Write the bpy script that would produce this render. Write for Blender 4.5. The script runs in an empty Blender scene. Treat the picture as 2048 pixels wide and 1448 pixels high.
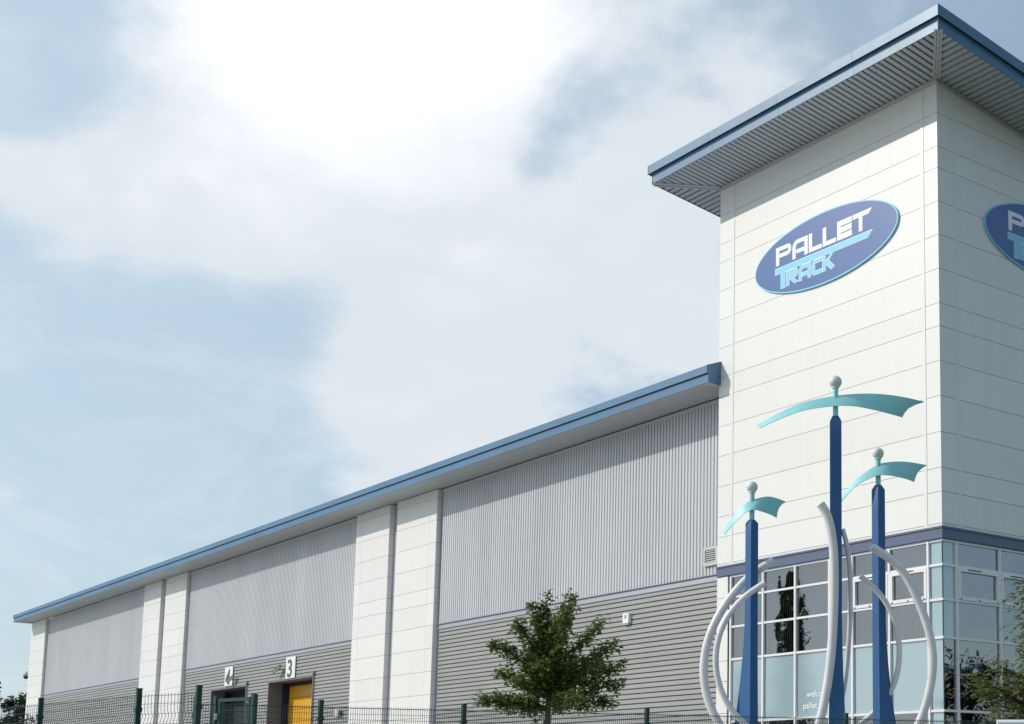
import bpy, bmesh, math, random
from mathutils import Vector, Matrix
R = math.radians
scene = bpy.context.scene
col = scene.collection

# ------------------------------------------------------------------ camera
cam_d = bpy.data.cameras.new("camera")
cam = bpy.data.objects.new("camera", cam_d)
col.objects.link(cam)
cam.location = (23.995, -25.515, 1.6)
cam.rotation_euler = (math.pi / 2 + 0.137, 0, 0.8464)
cam_d.sensor_width = 36.0
cam_d.lens = 50.04
cam_d.shift_x = -0.2941
cam_d.shift_y = 0.2219
cam_d.clip_end = 3000
scene.camera = cam

# ------------------------------------------------------------------ sun and sky
SUN = Vector((-0.86, -1.0, 0.89)).normalized()      # towards the sun
elev = math.asin(SUN.z)
azim = math.atan2(SUN.x, SUN.y)
sd = bpy.data.lights.new("sun", 'SUN')
sd.energy = 2.7
sd.angle = R(0.53)
sd.color = (1.0, 0.94, 0.86)
so = bpy.data.objects.new("sun", sd)
col.objects.link(so)
so.rotation_euler = SUN.to_track_quat('Z', 'Y').to_euler()
so.location = SUN * 80

scene.view_settings.view_transform = 'Standard'
scene.view_settings.look = 'None'
scene.view_settings.exposure = 0.18
scene.view_settings.gamma = 1.0
scene.view_settings.use_curve_mapping = False

world = bpy.data.worlds.new("World")
scene.world = world
world.use_nodes = True
wn, wl = world.node_tree.nodes, world.node_tree.links
wn.clear()
wout = wn.new('ShaderNodeOutputWorld')
wbg = wn.new('ShaderNodeBackground')
wbg.inputs['Strength'].default_value = 0.1
wl.new(wbg.outputs[0], wout.inputs[0])
sky = wn.new('ShaderNodeTexSky')
sky.sky_type = 'NISHITA'
sky.sun_disc = False
sky.sun_elevation = elev
sky.sun_rotation = azim
sky.air_density = 1.2
sky.dust_density = 1.0
sky.ozone_density = 3.5
tc = wn.new('ShaderNodeTexCoord')
def wmath(op, a, b=None, c=None, clamp=False):
    n = wn.new('ShaderNodeMath'); n.operation = op; n.use_clamp = clamp
    for i, v in enumerate((a, b, c)):
        if v is None: continue
        if isinstance(v, (int, float)): n.inputs[i].default_value = v
        else: wl.new(v, n.inputs[i])
    return n.outputs[0]
nrm = wn.new('ShaderNodeVectorMath'); nrm.operation = 'NORMALIZE'
wl.new(tc.outputs['Generated'], nrm.inputs[0])
DIR = nrm.outputs[0]
sep = wn.new('ShaderNodeSeparateXYZ'); wl.new(DIR, sep.inputs[0])
den = wmath('ADD', wmath('MAXIMUM', sep.outputs[2], 0.0), 0.30)
comb = wn.new('ShaderNodeCombineXYZ')
wl.new(wmath('DIVIDE', sep.outputs[0], den), comb.inputs[0])
wl.new(wmath('DIVIDE', sep.outputs[1], den), comb.inputs[1])
def wnoise(scale, detail, rough, dist, off):
    m = wn.new('ShaderNodeVectorMath'); m.operation = 'ADD'
    wl.new(comb.outputs[0], m.inputs[0]); m.inputs[1].default_value = off
    n = wn.new('ShaderNodeTexNoise')
    n.inputs['Scale'].default_value = scale
    n.inputs['Detail'].default_value = detail
    n.inputs['Roughness'].default_value = rough
    n.inputs['Distortion'].default_value = dist
    wl.new(m.outputs[0], n.inputs['Vector'])
    return n.outputs['Fac']
n1 = wnoise(2.3, 7, 0.56, 0.25, (3.1, 1.7, 0.4))
n2 = wnoise(6.0, 7, 0.58, 0.3, (7.3, 2.2, 1.4))
# cloud banks: (direction, angular radius in degrees, weight)
BANKS = [((-0.791, 0.329, 0.517), 8.5, 0.58), ((-0.853, 0.335, 0.401), 6.5, 0.17), ((-0.908, 0.262, 0.326), 5, 0.12),
         ((-0.889, 0.241, 0.388), 3.5, 0.12), ((-0.774, 0.506, 0.381), 5.5, 0.32), ((-0.830, 0.453, 0.324), 5, 0.2),
         ((-0.768, 0.557, 0.317), 4, 0.2), ((-0.882, 0.380, 0.279), 4, 0.24), ((-0.883, 0.411, 0.227), 4, 0.24),
         ((-0.847, 0.473, 0.244), 3.5, 0.18), ((-0.674, 0.567, 0.473), 6, 0.28), ((-0.960, 0.229, 0.160), 3.5, 0.2),
         ((-0.920, 0.176, 0.351), 2, 0.22), ((-0.814, 0.405, 0.416), 4, 0.14), ((-0.887, 0.290, 0.359), 4, 0.1),
         ((-0.892, 0.182, 0.414), 5, -0.15), ((-0.882, 0.220, 0.417), 2.5, -0.1), ((-0.790, 0.458, 0.407), 3, -0.28),
         ((-0.762, 0.462, 0.454), 2.8, -0.16), ((-0.804, 0.521, 0.286), 2.3, -0.14), ((-0.917, 0.299, 0.264), 4.5, -0.24),
         ((-0.946, 0.226, 0.231), 5, -0.18), ((-0.889, 0.341, 0.306), 2, -0.12), ((-0.570, 0.662, 0.486), 5, -0.4),
         ((-0.938, 0.285, 0.197), 4, -0.14), ((-0.831, 0.507, 0.229), 1.6, -0.15)]
acc = None
for d, rad, w in BANKS:
    v = Vector(d).normalized()
    dn = wn.new('ShaderNodeVectorMath'); dn.operation = 'DOT_PRODUCT'
    wl.new(DIR, dn.inputs[0]); dn.inputs[1].default_value = v
    x = wmath('MULTIPLY_ADD', dn.outputs['Value'], 2.0 / R(rad) ** 2, -2.0 / R(rad) ** 2)
    g = wmath('POWER', math.e, x)
    if acc is None: lead = g                # sun glare at the top, put in as a thick bright cloud
    acc = wmath('MULTIPLY', g, w) if acc is None else wmath('MULTIPLY_ADD', g, w, acc)
field = wmath('ADD', wmath('MULTIPLY_ADD', n2, 0.50, wmath('MULTIPLY', n1, 0.90)), acc)
mr = wn.new('ShaderNodeMapRange'); mr.interpolation_type = 'SMOOTHSTEP'
wl.new(field, mr.inputs[0])
mr.inputs[1].default_value = 0.74; mr.inputs[2].default_value = 0.98
thick = wn.new('ShaderNodeMapRange'); thick.interpolation_type = 'SMOOTHERSTEP'
wl.new(wmath('MULTIPLY_ADD', wmath('POWER', lead, 1.7), 0.85, wmath('MULTIPLY_ADD', n2, 0.5, wmath('MULTIPLY', field, 0.12))), thick.inputs[0])
thick.inputs[1].default_value = 0.25; thick.inputs[2].default_value = 1.15
ccol = wn.new('ShaderNodeMix'); ccol.data_type = 'RGBA'
wl.new(thick.outputs[0], ccol.inputs[0])
ccol.inputs[6].default_value = (6.5, 7.05, 7.55, 1)
ccol.inputs[7].default_value = (11.6, 11.6, 11.6, 1)
# thin high haze over the blue, denser towards the sun
veil = wn.new('ShaderNodeMix'); veil.data_type = 'RGBA'
sdn = wn.new('ShaderNodeVectorMath'); sdn.operation = 'DOT_PRODUCT'
wl.new(DIR, sdn.inputs[0]); sdn.inputs[1].default_value = SUN
vf = wn.new('ShaderNodeMapRange'); vf.interpolation_type = 'SMOOTHSTEP'
wl.new(sdn.outputs['Value'], vf.inputs[0])
vf.inputs[1].default_value = -0.35; vf.inputs[2].default_value = 0.62
vf.inputs[3].default_value = 0.0; vf.inputs[4].default_value = 0.74
wl.new(vf.outputs[0], veil.inputs[0])
wl.new(sky.outputs[0], veil.inputs[6])
veil.inputs[7].default_value = (5.45, 6.75, 7.7, 1)
# faint wisps drifting all over the blue
n3 = wnoise(3.6, 6, 0.62, 0.8, (1.3, 9.2, 2.0))
wm_ = wn.new('ShaderNodeMapRange'); wm_.interpolation_type = 'SMOOTHSTEP'
wl.new(n3, wm_.inputs[0])
wm_.inputs[1].default_value = 0.42; wm_.inputs[2].default_value = 0.72; wm_.inputs[4].default_value = 0.4
wis = wn.new('ShaderNodeMix'); wis.data_type = 'RGBA'
wl.new(wm_.outputs[0], wis.inputs[0]); wl.new(veil.outputs[2], wis.inputs[6]); wis.inputs[7].default_value = (6.7, 7.6, 8.2, 1)
cm = wn.new('ShaderNodeMix'); cm.data_type = 'RGBA'
wl.new(mr.outputs[0], cm.inputs[0])
wl.new(wis.outputs[2], cm.inputs[6])
wl.new(ccol.outputs[2], cm.inputs[7])
wl.new(cm.outputs[2], wbg.inputs[0])

# ------------------------------------------------------------------ helpers
class MB:
    def __init__(s): s.v = []; s.f = []
    def add(s, vs, fs):
        o = len(s.v); s.v += [tuple(p) for p in vs]; s.f += [tuple(i + o for i in f) for f in fs]
    def box(s, x0, x1, y0, y1, z0, z1):
        s.add([(x0,y0,z0),(x1,y0,z0),(x1,y1,z0),(x0,y1,z0),(x0,y0,z1),(x1,y0,z1),(x1,y1,z1),(x0,y1,z1)],
              [(0,3,2,1),(4,5,6,7),(0,1,5,4),(1,2,6,5),(2,3,7,6),(3,0,4,7)])
        return s
    def prism(s, poly, axis, a, b):
        n = len(poly)
        def P(t, p):
            return {'X': (t, p[0], p[1]), 'Y': (p[0], t, p[1]), 'Z': (p[0], p[1], t)}[axis]
        vs = [P(a, p) for p in poly] + [P(b, p) for p in poly]
        fs = [tuple(range(n)), tuple(range(2 * n - 1, n - 1, -1))]
        fs += [(i, n + i, n + (i + 1) % n, (i + 1) % n) for i in range(n)]
        s.add(vs, fs); return s
    def tube(s, pts, rad, n=10, cap=True):
        pts = [Vector(p) for p in pts]
        rads = rad if isinstance(rad, (list, tuple)) else [rad] * len(pts)
        vs = []; up = Vector((0.13, 0.07, 1))
        N = None
        for i, p in enumerate(pts):
            t = (pts[min(i+1, len(pts)-1)] - pts[max(i-1, 0)]).normalized()
            if N is None:
                N = t.orthogonal().normalized()
            else:
                N = (N - t * N.dot(t)).normalized()
            B = t.cross(N)
            for k in range(n):
                a = 2 * math.pi * k / n
                vs.append(p + (N * math.cos(a) + B * math.sin(a)) * rads[i])
        fs = []
        for i in range(len(pts) - 1):
            for k in range(n):
                fs.append((i*n+k, i*n+(k+1)%n, (i+1)*n+(k+1)%n, (i+1)*n+k))
        if cap:
            fs.append(tuple(range(n-1, -1, -1))); fs.append(tuple(range((len(pts)-1)*n, len(pts)*n)))
        s.add(vs, fs); return s
    def sphere(s, c, r, nu=24, nv=14):
        vs = [(c[0], c[1], c[2]+r)]
        for j in range(1, nv):
            a = math.pi * j / nv
            for i in range(nu):
                b = 2*math.pi*i/nu
                vs.append((c[0]+r*math.sin(a)*math.cos(b), c[1]+r*math.sin(a)*math.sin(b), c[2]+r*math.cos(a)))
        vs.append((c[0], c[1], c[2]-r))
        fs = [(0, 1+i, 1+(i+1)%nu) for i in range(nu)]
        for j in range(nv-2):
            for i in range(nu):
                fs.append((1+j*nu+i, 1+(j+1)*nu+i, 1+(j+1)*nu+(i+1)%nu, 1+j*nu+(i+1)%nu))
        L = len(vs)-1
        fs += [(L, 1+(nv-2)*nu+(i+1)%nu, 1+(nv-2)*nu+i) for i in range(nu)]
        s.add(vs, fs); return s
    def mesh(s, name, mat, smooth=False, fix=True):
        me = bpy.data.meshes.new(name)
        me.from_pydata(s.v, [], s.f)
        if fix:
            bm = bmesh.new(); bm.from_mesh(me)
            bmesh.ops.recalc_face_normals(bm, faces=bm.faces); bm.to_mesh(me); bm.free()
        if smooth:
            me.polygons.foreach_set('use_smooth', [True] * len(me.polygons))
            if smooth != 'all': me.set_sharp_from_angle(angle=R(40))
        me.materials.append(mat)
        return me
    def build(s, name, mat, parent=None, smooth=False, fix=True):
        return link(name, s.mesh(name, mat, smooth, fix), parent)
def link(name, me, parent=None, loc=None):
    o = bpy.data.objects.new(name, me); col.objects.link(o)
    if parent: o.parent = parent
    if loc is not None: o.location = loc
    return o
def tag(o, label, cat, group=None):
    o['label'] = label; o['category'] = cat
    if group: o['group'] = group
    return o
def thing(name, label, cat, loc=(0, 0, 0), group=None):
    o = bpy.data.objects.new(name, None); col.objects.link(o); o.location = loc
    return tag(o, label, cat, group)
def spline(pts, k=5):
    P = [Vector(p) for p in pts]; out = []
    for i in range(len(P) - 1):
        a, b, c, d = P[max(i-1,0)], P[i], P[i+1], P[min(i+2,len(P)-1)]
        for j in range(k):
            t = j / k
            out.append(0.5*((2*b) + (c-a)*t + (2*a-5*b+4*c-d)*t*t + (3*b-a-3*c+d)*t**3))
    out.append(P[-1]); return out

def mat(name, c, rough=0.5, metal=0.0, var=0.0, objvar=0.0, scale=1.0, stretch=(1,1,1), spec=0.5, bump=0.0, bscale=40.0, c2=None, coat=0.0):
    m = bpy.data.materials.new(name); m.use_nodes = True
    nt = m.node_tree; b = nt.nodes['Principled BSDF']
    b.inputs['Base Color'].default_value = (*c, 1)
    b.inputs['Roughness'].default_value = rough
    b.inputs['Metallic'].default_value = metal
    b.inputs['Specular IOR Level'].default_value = spec
    b.inputs['Coat Weight'].default_value = coat
    if var or bump:
        t = nt.nodes.new('ShaderNodeNewGeometry')
        mp = nt.nodes.new('ShaderNodeMapping'); mp.inputs['Scale'].default_value = stretch
        nt.links.new(t.outputs['Position'], mp.inputs[0])
    if var:
        n = nt.nodes.new('ShaderNodeTexNoise'); n.inputs['Scale'].default_value = scale
        n.inputs['Detail'].default_value = 6; n.inputs['Roughness'].default_value = 0.62
        nt.links.new(mp.outputs[0], n.inputs['Vector'])
        rmp = nt.nodes.new('ShaderNodeMapRange')
        rmp.inputs[1].default_value = 0.35; rmp.inputs[2].default_value = 0.72
        nt.links.new(n.outputs['Fac'], rmp.inputs[0])
        mx = nt.nodes.new('ShaderNodeMix'); mx.data_type = 'RGBA'
        mx.inputs[6].default_value = (*c, 1)
        mx.inputs[7].default_value = (*(c2 or tuple(x * (1 - var) for x in c)), 1)
        nt.links.new(rmp.outputs[0], mx.inputs[0])
        nt.links.new(mx.outputs[2], b.inputs['Base Color'])
        rr = nt.nodes.new('ShaderNodeMapRange')
        rr.inputs[3].default_value = max(0.02, rough - 0.06); rr.inputs[4].default_value = min(1, rough + 0.1)
        nt.links.new(n.outputs['Fac'], rr.inputs[0]); nt.links.new(rr.outputs[0], b.inputs['Roughness'])
    if objvar:      # no two sheets came from the same batch
        oi = nt.nodes.new('ShaderNodeObjectInfo')
        om = nt.nodes.new('ShaderNodeMapRange'); om.inputs[3].default_value = 1 - objvar; om.inputs[4].default_value = 1.0
        nt.links.new(oi.outputs['Random'], om.inputs[0])
        hs = nt.nodes.new('ShaderNodeHueSaturation'); nt.links.new(om.outputs[0], hs.inputs['Value'])
        src = b.inputs['Base Color']
        if src.is_linked: nt.links.new(src.links[0].from_socket, hs.inputs['Color'])
        else: hs.inputs['Color'].default_value = (*c, 1)
        nt.links.new(hs.outputs[0], b.inputs['Base Color'])
    if bump:
        n2_ = nt.nodes.new('ShaderNodeTexNoise'); n2_.inputs['Scale'].default_value = bscale; n2_.inputs['Detail'].default_value = 3
        nt.links.new(mp.outputs[0], n2_.inputs['Vector'])
        bp = nt.nodes.new('ShaderNodeBump'); bp.inputs['Strength'].default_value = bump; bp.inputs['Distance'].default_value = 0.02
        nt.links.new(n2_.outputs['Fac'], bp.inputs['Height']); nt.links.new(bp.outputs[0], b.inputs['Normal'])
    return m

M = {}
M['white'] = mat('white_panel_paint', (0.82, 0.805, 0.78), 0.42, var=0.05, objvar=0.045, scale=1.6, stretch=(1.6, 1.6, 0.16), c2=(0.79, 0.772, 0.742))
M['trim'] = mat('white_trim_paint', (0.78, 0.78, 0.765), 0.4, var=0.06, scale=1.5, stretch=(1, 1, .3))
M['joint'] = mat('joint_gasket', (0.07, 0.075, 0.09), 0.8)
M['core'] = mat('core_grey', (0.30, 0.30, 0.31), 0.85)
M['silver'] = mat('silver_cladding', (0.61, 0.61, 0.63), 0.36, metal=0.08, objvar=.05, var=0.09, scale=0.35, stretch=(1, 1, .4))
M['grey'] = mat('grey_cladding', (0.36, 0.36, 0.345), 0.45, metal=0.05, objvar=.08, var=0.12, scale=0.4, stretch=(.5, 1, 1))
M['flash'] = mat('mauve_grey_flashing', (0.27, 0.28, 0.33), 0.45, metal=0.0, var=0.08, scale=0.6)
M['recess'] = mat('mauve_recess_panel', (0.40, 0.38, 0.43), 0.5, var=0.06)
M['blue'] = mat('steel_blue_paint', (0.095, 0.215, 0.355), 0.42, objvar=.10, var=0.12, scale=0.5, spec=.5)
M['bluedark'] = mat('drip_edge_blue', (0.05, 0.14, 0.27), 0.5)
M['band'] = mat('slate_blue_band', (0.115, 0.135, 0.22), 0.38, var=0.12, scale=0.8, stretch=(.4, .4, 2))
M['soffit'] = mat('soffit_silver', (0.52, 0.55, 0.57), 0.42, metal=0.1, var=0.06, scale=0.8)
M['roof'] = mat('roof_grey', (0.33, 0.35, 0.38), 0.5)
M['navy'] = mat('sign_blue', (0.06, 0.14, 0.37), 0.33, var=0.10, scale=0.5, coat=0.3)
M['cyan'] = mat('sign_sky_blue', (0.22, 0.62, 0.83), 0.4)
M['lett'] = mat('sign_white', (0.84, 0.85, 0.86), 0.4)
M['mast'] = mat('mast_blue', (0.034, 0.120, 0.29), 0.5, spec=.3, var=0.10, scale=1.6, stretch=(1, 1, .3))
M['turq'] = mat('turquoise_paint', (0.30, 0.69, 0.71), 0.42, var=0.08, scale=2.0)
M['tube'] = mat('tube_grey_paint', (0.76, 0.75, 0.755), 0.42, var=0.10, scale=2.4, c2=(0.64, 0.62, 0.60))
M['ball'] = mat('ball_white', (0.70, 0.71, 0.69), 0.5, var=0.12, scale=5)
M['frame'] = mat('window_frame_white', (0.80, 0.79, 0.78), 0.35)
M['spandrel'] = mat('pale_blue_glass', (0.32, 0.44, 0.485), 0.02, var=0.02, scale=.6)
M['spandrel'].node_tree.nodes['Principled BSDF'].inputs['IOR'].default_value = 2.5
M['black'] = mat('black_rubber', (0.02, 0.02, 0.022), 0.6)
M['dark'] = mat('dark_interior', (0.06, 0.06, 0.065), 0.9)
M['blind'] = mat('blind_fabric', (0.74, 0.72, 0.67), 0.85, var=.1, scale=2)
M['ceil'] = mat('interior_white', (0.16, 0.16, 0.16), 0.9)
M['yellow'] = mat('yellow_door', (0.78, 0.40, 0.015), 0.4, var=0.08, scale=1.2)
M['navyseal'] = mat('dock_seal', (0.012, 0.014, 0.03), 0.75)
M['reveal'] = mat('door_reveal_grey', (0.16, 0.16, 0.165), 0.7, var=.1)
M['digit'] = mat('sign_digit_grey', (0.10, 0.11, 0.12), 0.6)
M['plate'] = mat('sign_plate_white', (0.82, 0.82, 0.80), 0.45)
M['green'] = mat('fence_green', (0.006, 0.045, 0.037), 0.4, var=.15, scale=6)
M['wire'] = mat('fence_wire_green', (0.014, 0.050, 0.042), 0.45)
M['camgrey'] = mat('camera_grey', (0.28, 0.28, 0.29), 0.45)
M['beige'] = mat('plastic_beige', (0.62, 0.58, 0.48), 0.5)
M['bark'] = mat('bark', (0.085, 0.070, 0.055), 0.9, var=.4, scale=9, bump=.6, bscale=30)
M['tarmac'] = mat('asphalt', (0.055, 0.055, 0.057), 0.9, var=.25, scale=3, bump=.4, bscale=60)
M['grassm'] = mat('grass_soil', (0.055, 0.085, 0.028), 0.95, var=.4, scale=2, bump=.6, bscale=30)
M['conc'] = mat('pale_concrete', (0.40, 0.39, 0.365), 0.9, var=.2, scale=.6)
M['kerb'] = mat('kerb_concrete', (0.35, 0.34, 0.32), 0.9, var=.2, scale=3)

def leaf_mat(name, c, c2, trans=0.35):
    m = bpy.data.materials.new(name); m.use_nodes = True
    nt = m.node_tree; b = nt.nodes['Principled BSDF']
    at = nt.nodes.new('ShaderNodeNewGeometry')
    mx = nt.nodes.new('ShaderNodeMix'); mx.data_type = 'RGBA'
    mx.inputs[6].default_value = (*c, 1); mx.inputs[7].default_value = (*c2, 1)
    nt.links.new(at.outputs['Random Per Island'], mx.inputs[0])
    nt.links.new(mx.outputs[2], b.inputs['Base Color'])
    b.inputs['Roughness'].default_value = 0.5
    tr = nt.nodes.new('ShaderNodeBsdfTranslucent')
    nt.links.new(mx.outputs[2], tr.inputs[0])
    ms = nt.nodes.new('ShaderNodeMixShader'); ms.inputs[0].default_value = trans
    nt.links.new(b.outputs[0], ms.inputs[1]); nt.links.new(tr.outputs[0], ms.inputs[2])
    nt.links.new(ms.outputs[0], nt.nodes['Material Output'].inputs[0])
    return m
M['leaf_maple'] = leaf_mat('maple_leaf', (0.080, 0.130, 0.030), (0.190, 0.220, 0.050), .45)
M['leaf_ash'] = leaf_mat('ash_leaf', (0.085, 0.130, 0.030), (0.200, 0.205, 0.055), .45)
M['leaf_dark'] = leaf_mat('dark_leaf', (0.025, 0.042, 0.020), (0.045, 0.062, 0.025))
M['leaf_far'] = leaf_mat('far_leaf', (0.035, 0.055, 0.040), (0.055, 0.080, 0.050))
M['needle'] = leaf_mat('conifer_needle', (0.060, 0.095, 0.050), (0.110, 0.140, 0.070), .4)

def glass_mat(name, tint, ior):
    m = bpy.data.materials.new(name); m.use_nodes = True
    nt = m.node_tree; nt.nodes.remove(nt.nodes['Principled BSDF'])
    tr = nt.nodes.new('ShaderNodeBsdfTransparent'); tr.inputs[0].default_value = (*tint, 1)
    gl = nt.nodes.new('ShaderNodeBsdfGlossy'); gl.inputs['Roughness'].default_value = 0.012
    gl.inputs[0].default_value = (0.95, 0.97, 1, 1)
    g = nt.nodes.new('ShaderNodeNewGeometry')
    n = nt.nodes.new('ShaderNodeTexNoise'); n.inputs['Scale'].default_value = 1.3; n.inputs['Detail'].default_value = 1
    nt.links.new(g.outputs['Position'], n.inputs['Vector'])
    bp = nt.nodes.new('ShaderNodeBump'); bp.inputs['Strength'].default_value = 0.5; bp.inputs['Distance'].default_value = 0.012
    nt.links.new(n.outputs['Fac'], bp.inputs['Height']); nt.links.new(bp.outputs[0], gl.inputs['Normal'])
    fr = nt.nodes.new('ShaderNodeFresnel'); fr.inputs[0].default_value = ior
    mx = nt.nodes.new('ShaderNodeMixShader')
    nt.links.new(fr.outputs[0], mx.inputs[0]); nt.links.new(tr.outputs[0], mx.inputs[1]); nt.links.new(gl.outputs[0], mx.inputs[2])
    nt.links.new(mx.outputs[0], nt.nodes['Material Output'].inputs[0])
    return m
M['glass'] = glass_mat('tinted_window_glass', (0.86, 0.89, 0.90), 3.3)

# ------------------------------------------------------------------ ground
W = 9.13
def struct(o): o['kind'] = 'structure'; return o
g = MB(); g.add([(-900,-900,0),(900,-900,0),(900,900,0),(-900,900,0)], [(0,1,2,3)])
struct(g.build('ground', M['grassm']))
g = MB(); g.add([(-130,-60,.004),(-3,-60,.004),(7.4,-19,.004),(11.6,-3,.004),(11.6,.9,.004),(-130,.9,.004)], [(0,1,2,3,4,5)])
struct(g.build('yard_paving', M['conc']))  # unseen yard, made pale and wide to bounce light onto walls and soffits
g = MB(); g.add([(13,-60,.004),(20,-60,.004),(35,20,.004),(28,20,.004)], [(0,1,2,3)])
struct(g.build('road', M['tarmac']))
g = MB(); g.add([(11.4,-60,.12),(12.9,-60,.12),(27.9,20,.12),(26.4,20,.12),(11.4,-60,-.1),(12.9,-60,-.1),(27.9,20,-.1),(26.4,20,-.1)],
                [(0,1,2,3),(0,4,5,1),(1,5,6,2),(2,6,7,3),(3,7,4,0)])
struct(g.build('pavement', M['kerb']))

# ------------------------------------------------------------------ warehouse
YW, YP = 0.90, 0.68          # cladding plane, pilaster face
wh = thing('warehouse', 'long silver and grey clad warehouse with white pilasters and steel blue eave', 'warehouse')
DOORS = [(-54.35, -49.27), (-46.25, -40.85)]   # loading door openings in x
DTOP = 6.60
w = MB()
zt = 13.54
for a, b in ((-93.1, DOORS[0][0]), (DOORS[0][1], DOORS[1][0]), (DOORS[1][1], -9.0)):
    w.box(a, b, YW + .04, YW + .34, 0, zt)
for a, b in DOORS: w.box(a, b, YW + .04, YW + .34, DTOP, zt)
w.box(-93.1, -92.8, YW + .34, 40, 0, zt)
w.box(-93.1, -9.0, 39.7, 40, 0, zt)
w.build('wall', M['core'], wh)
r_ = MB().prism([(0.0, 14.24), (20, 15.6), (40.4, 14.24), (40.4, 14.05), (20, 15.4), (0.0, 14.0)], 'X', -93.45, -9.14)
r_.build('roof', M['roof'], wh)

# vertical profiled sheets, six ribs to the sheet
PIT = 0.17
def rib_profile(n, p, d):
    pr = []
    for i in range(n):
        x = i * p
        pr += [(x, -d), (x + p*.62, -d), (x + p*.68, 0), (x + p*.93, 0)]
    pr.append((n * p, -d))
    return pr
def vsheet(n, z0, z1):
    pr = rib_profile(n, PIT, .052); m = MB()
    vs = [(x, y, z0) for x, y in pr] + [(x, y, z1) for x, y in pr]; k = len(pr)
    m.add(vs, [(i, i+1, k+i+1, k+i) for i in range(k-1)])
    return m.mesh('cladding_sheet', M['silver'], fix=False)
ZF = 7.97
BAYS = [(-28.43, -9.0), (-58.68, -36.35), (-89.0, -66.5)]
full = vsheet(6, ZF + .06, 13.5)
parts_cache = {}
for bi, (a, b) in enumerate(BAYS):
    x = a
    while x < b - .01:
        n = min(6, int(round((b - x) / PIT)))
        if n <= 0: break
        if n not in parts_cache: parts_cache[n] = full if n == 6 else vsheet(n, ZF + .06, 13.5)
        link('cladding_sheet', parts_cache[n], wh, (x, YW, 0)); x += n * PIT
    # flashing between the two claddings
    fl = MB().prism([(YW+.04, ZF+.08), (YW-.066, ZF+.055), (YW-.07, ZF+.03), (YW-.02, ZF+.02), (YW-.02, ZF-.01), (YW-.075, ZF-.16), (YW-.07, ZF-.175), (YW+.04, ZF-.175)], 'X', a - .02, b)
    fl.build('flashing', M['flash'], wh)
    MB().box(a - .02, b, YW-.078, YW-.004, 13.42, 13.52).build('cladding_head_trim', M['silver'], wh)
# screw heads
sc = MB()
for a, b in BAYS[:2]:
    nr = int((b - a) / PIT)
    for zz in (8.25, 9.3, 10.5, 11.7, 12.75):
        for i in range(0, nr, 3):
            x = a + i * PIT + PIT*.25 + (zz * 7 % 3) // 1 * PIT
            sc.box(x - .008, x + .008, YW - .060, YW - .052, zz - .008, zz + .008)
s_ = sc.build('fixing', M['camgrey'], wh); s_['kind'] = 'stuff'

# horizontal profiled boards
HP = 0.163
def hboard(L):
    pr = [(.03, 0), (.03, .026), (-.045, .036), (-.040, HP-.006), (.03, HP)]
    m = MB(); vs = [(0, y, z) for y, z in pr] + [(L, y, z) for y, z in pr]; k = len(pr)
    m.add(vs, [(i, k+i, k+i+1, i+1) for i in range(k-1)] + [(0, 1, 2, 3, 4), (5, 9, 8, 7, 6)])
    return m.mesh('cladding_board', M['grey'], fix=True)
bc = {}
def boards(a, b, z0, z1):
    L = round(b - a, 3)
    if L not in bc: bc[L] = hboard(L)
    z = z1 - HP
    while z > z0 - .02:
        link('cladding_board', bc[L], wh, (a, YW, z)); z -= HP
ztop = ZF - .17
boards(BAYS[0][0], BAYS[0][1], 0.05, ztop)
nb = int((ztop - DTOP) / HP); zmid = ztop - nb * HP
boards(BAYS[1][0], BAYS[1][1], zmid, ztop)
for a, b in ((BAYS[1][0], DOORS[0][0] - .06), (DOORS[0][1] + .06, DOORS[1][0] - .06), (DOORS[1][1] + .06, BAYS[1][1])):
    boards(a, b, 0.05, zmid)
boards(BAYS[2][0], BAYS[2][1], 0.05, ztop)
hf = MB()
for zz in [ztop - HP * (k * 4 + 2) + .09 for k in range(8)]:
    for i in range(11):
        x = -27.6 + i * 1.72
        hf.box(x - .008, x + .008, YW - .05, YW - .040, zz - .008, zz + .008)
s_ = hf.build('fixing', M['camgrey'], wh); s_['kind'] = 'stuff'

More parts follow.
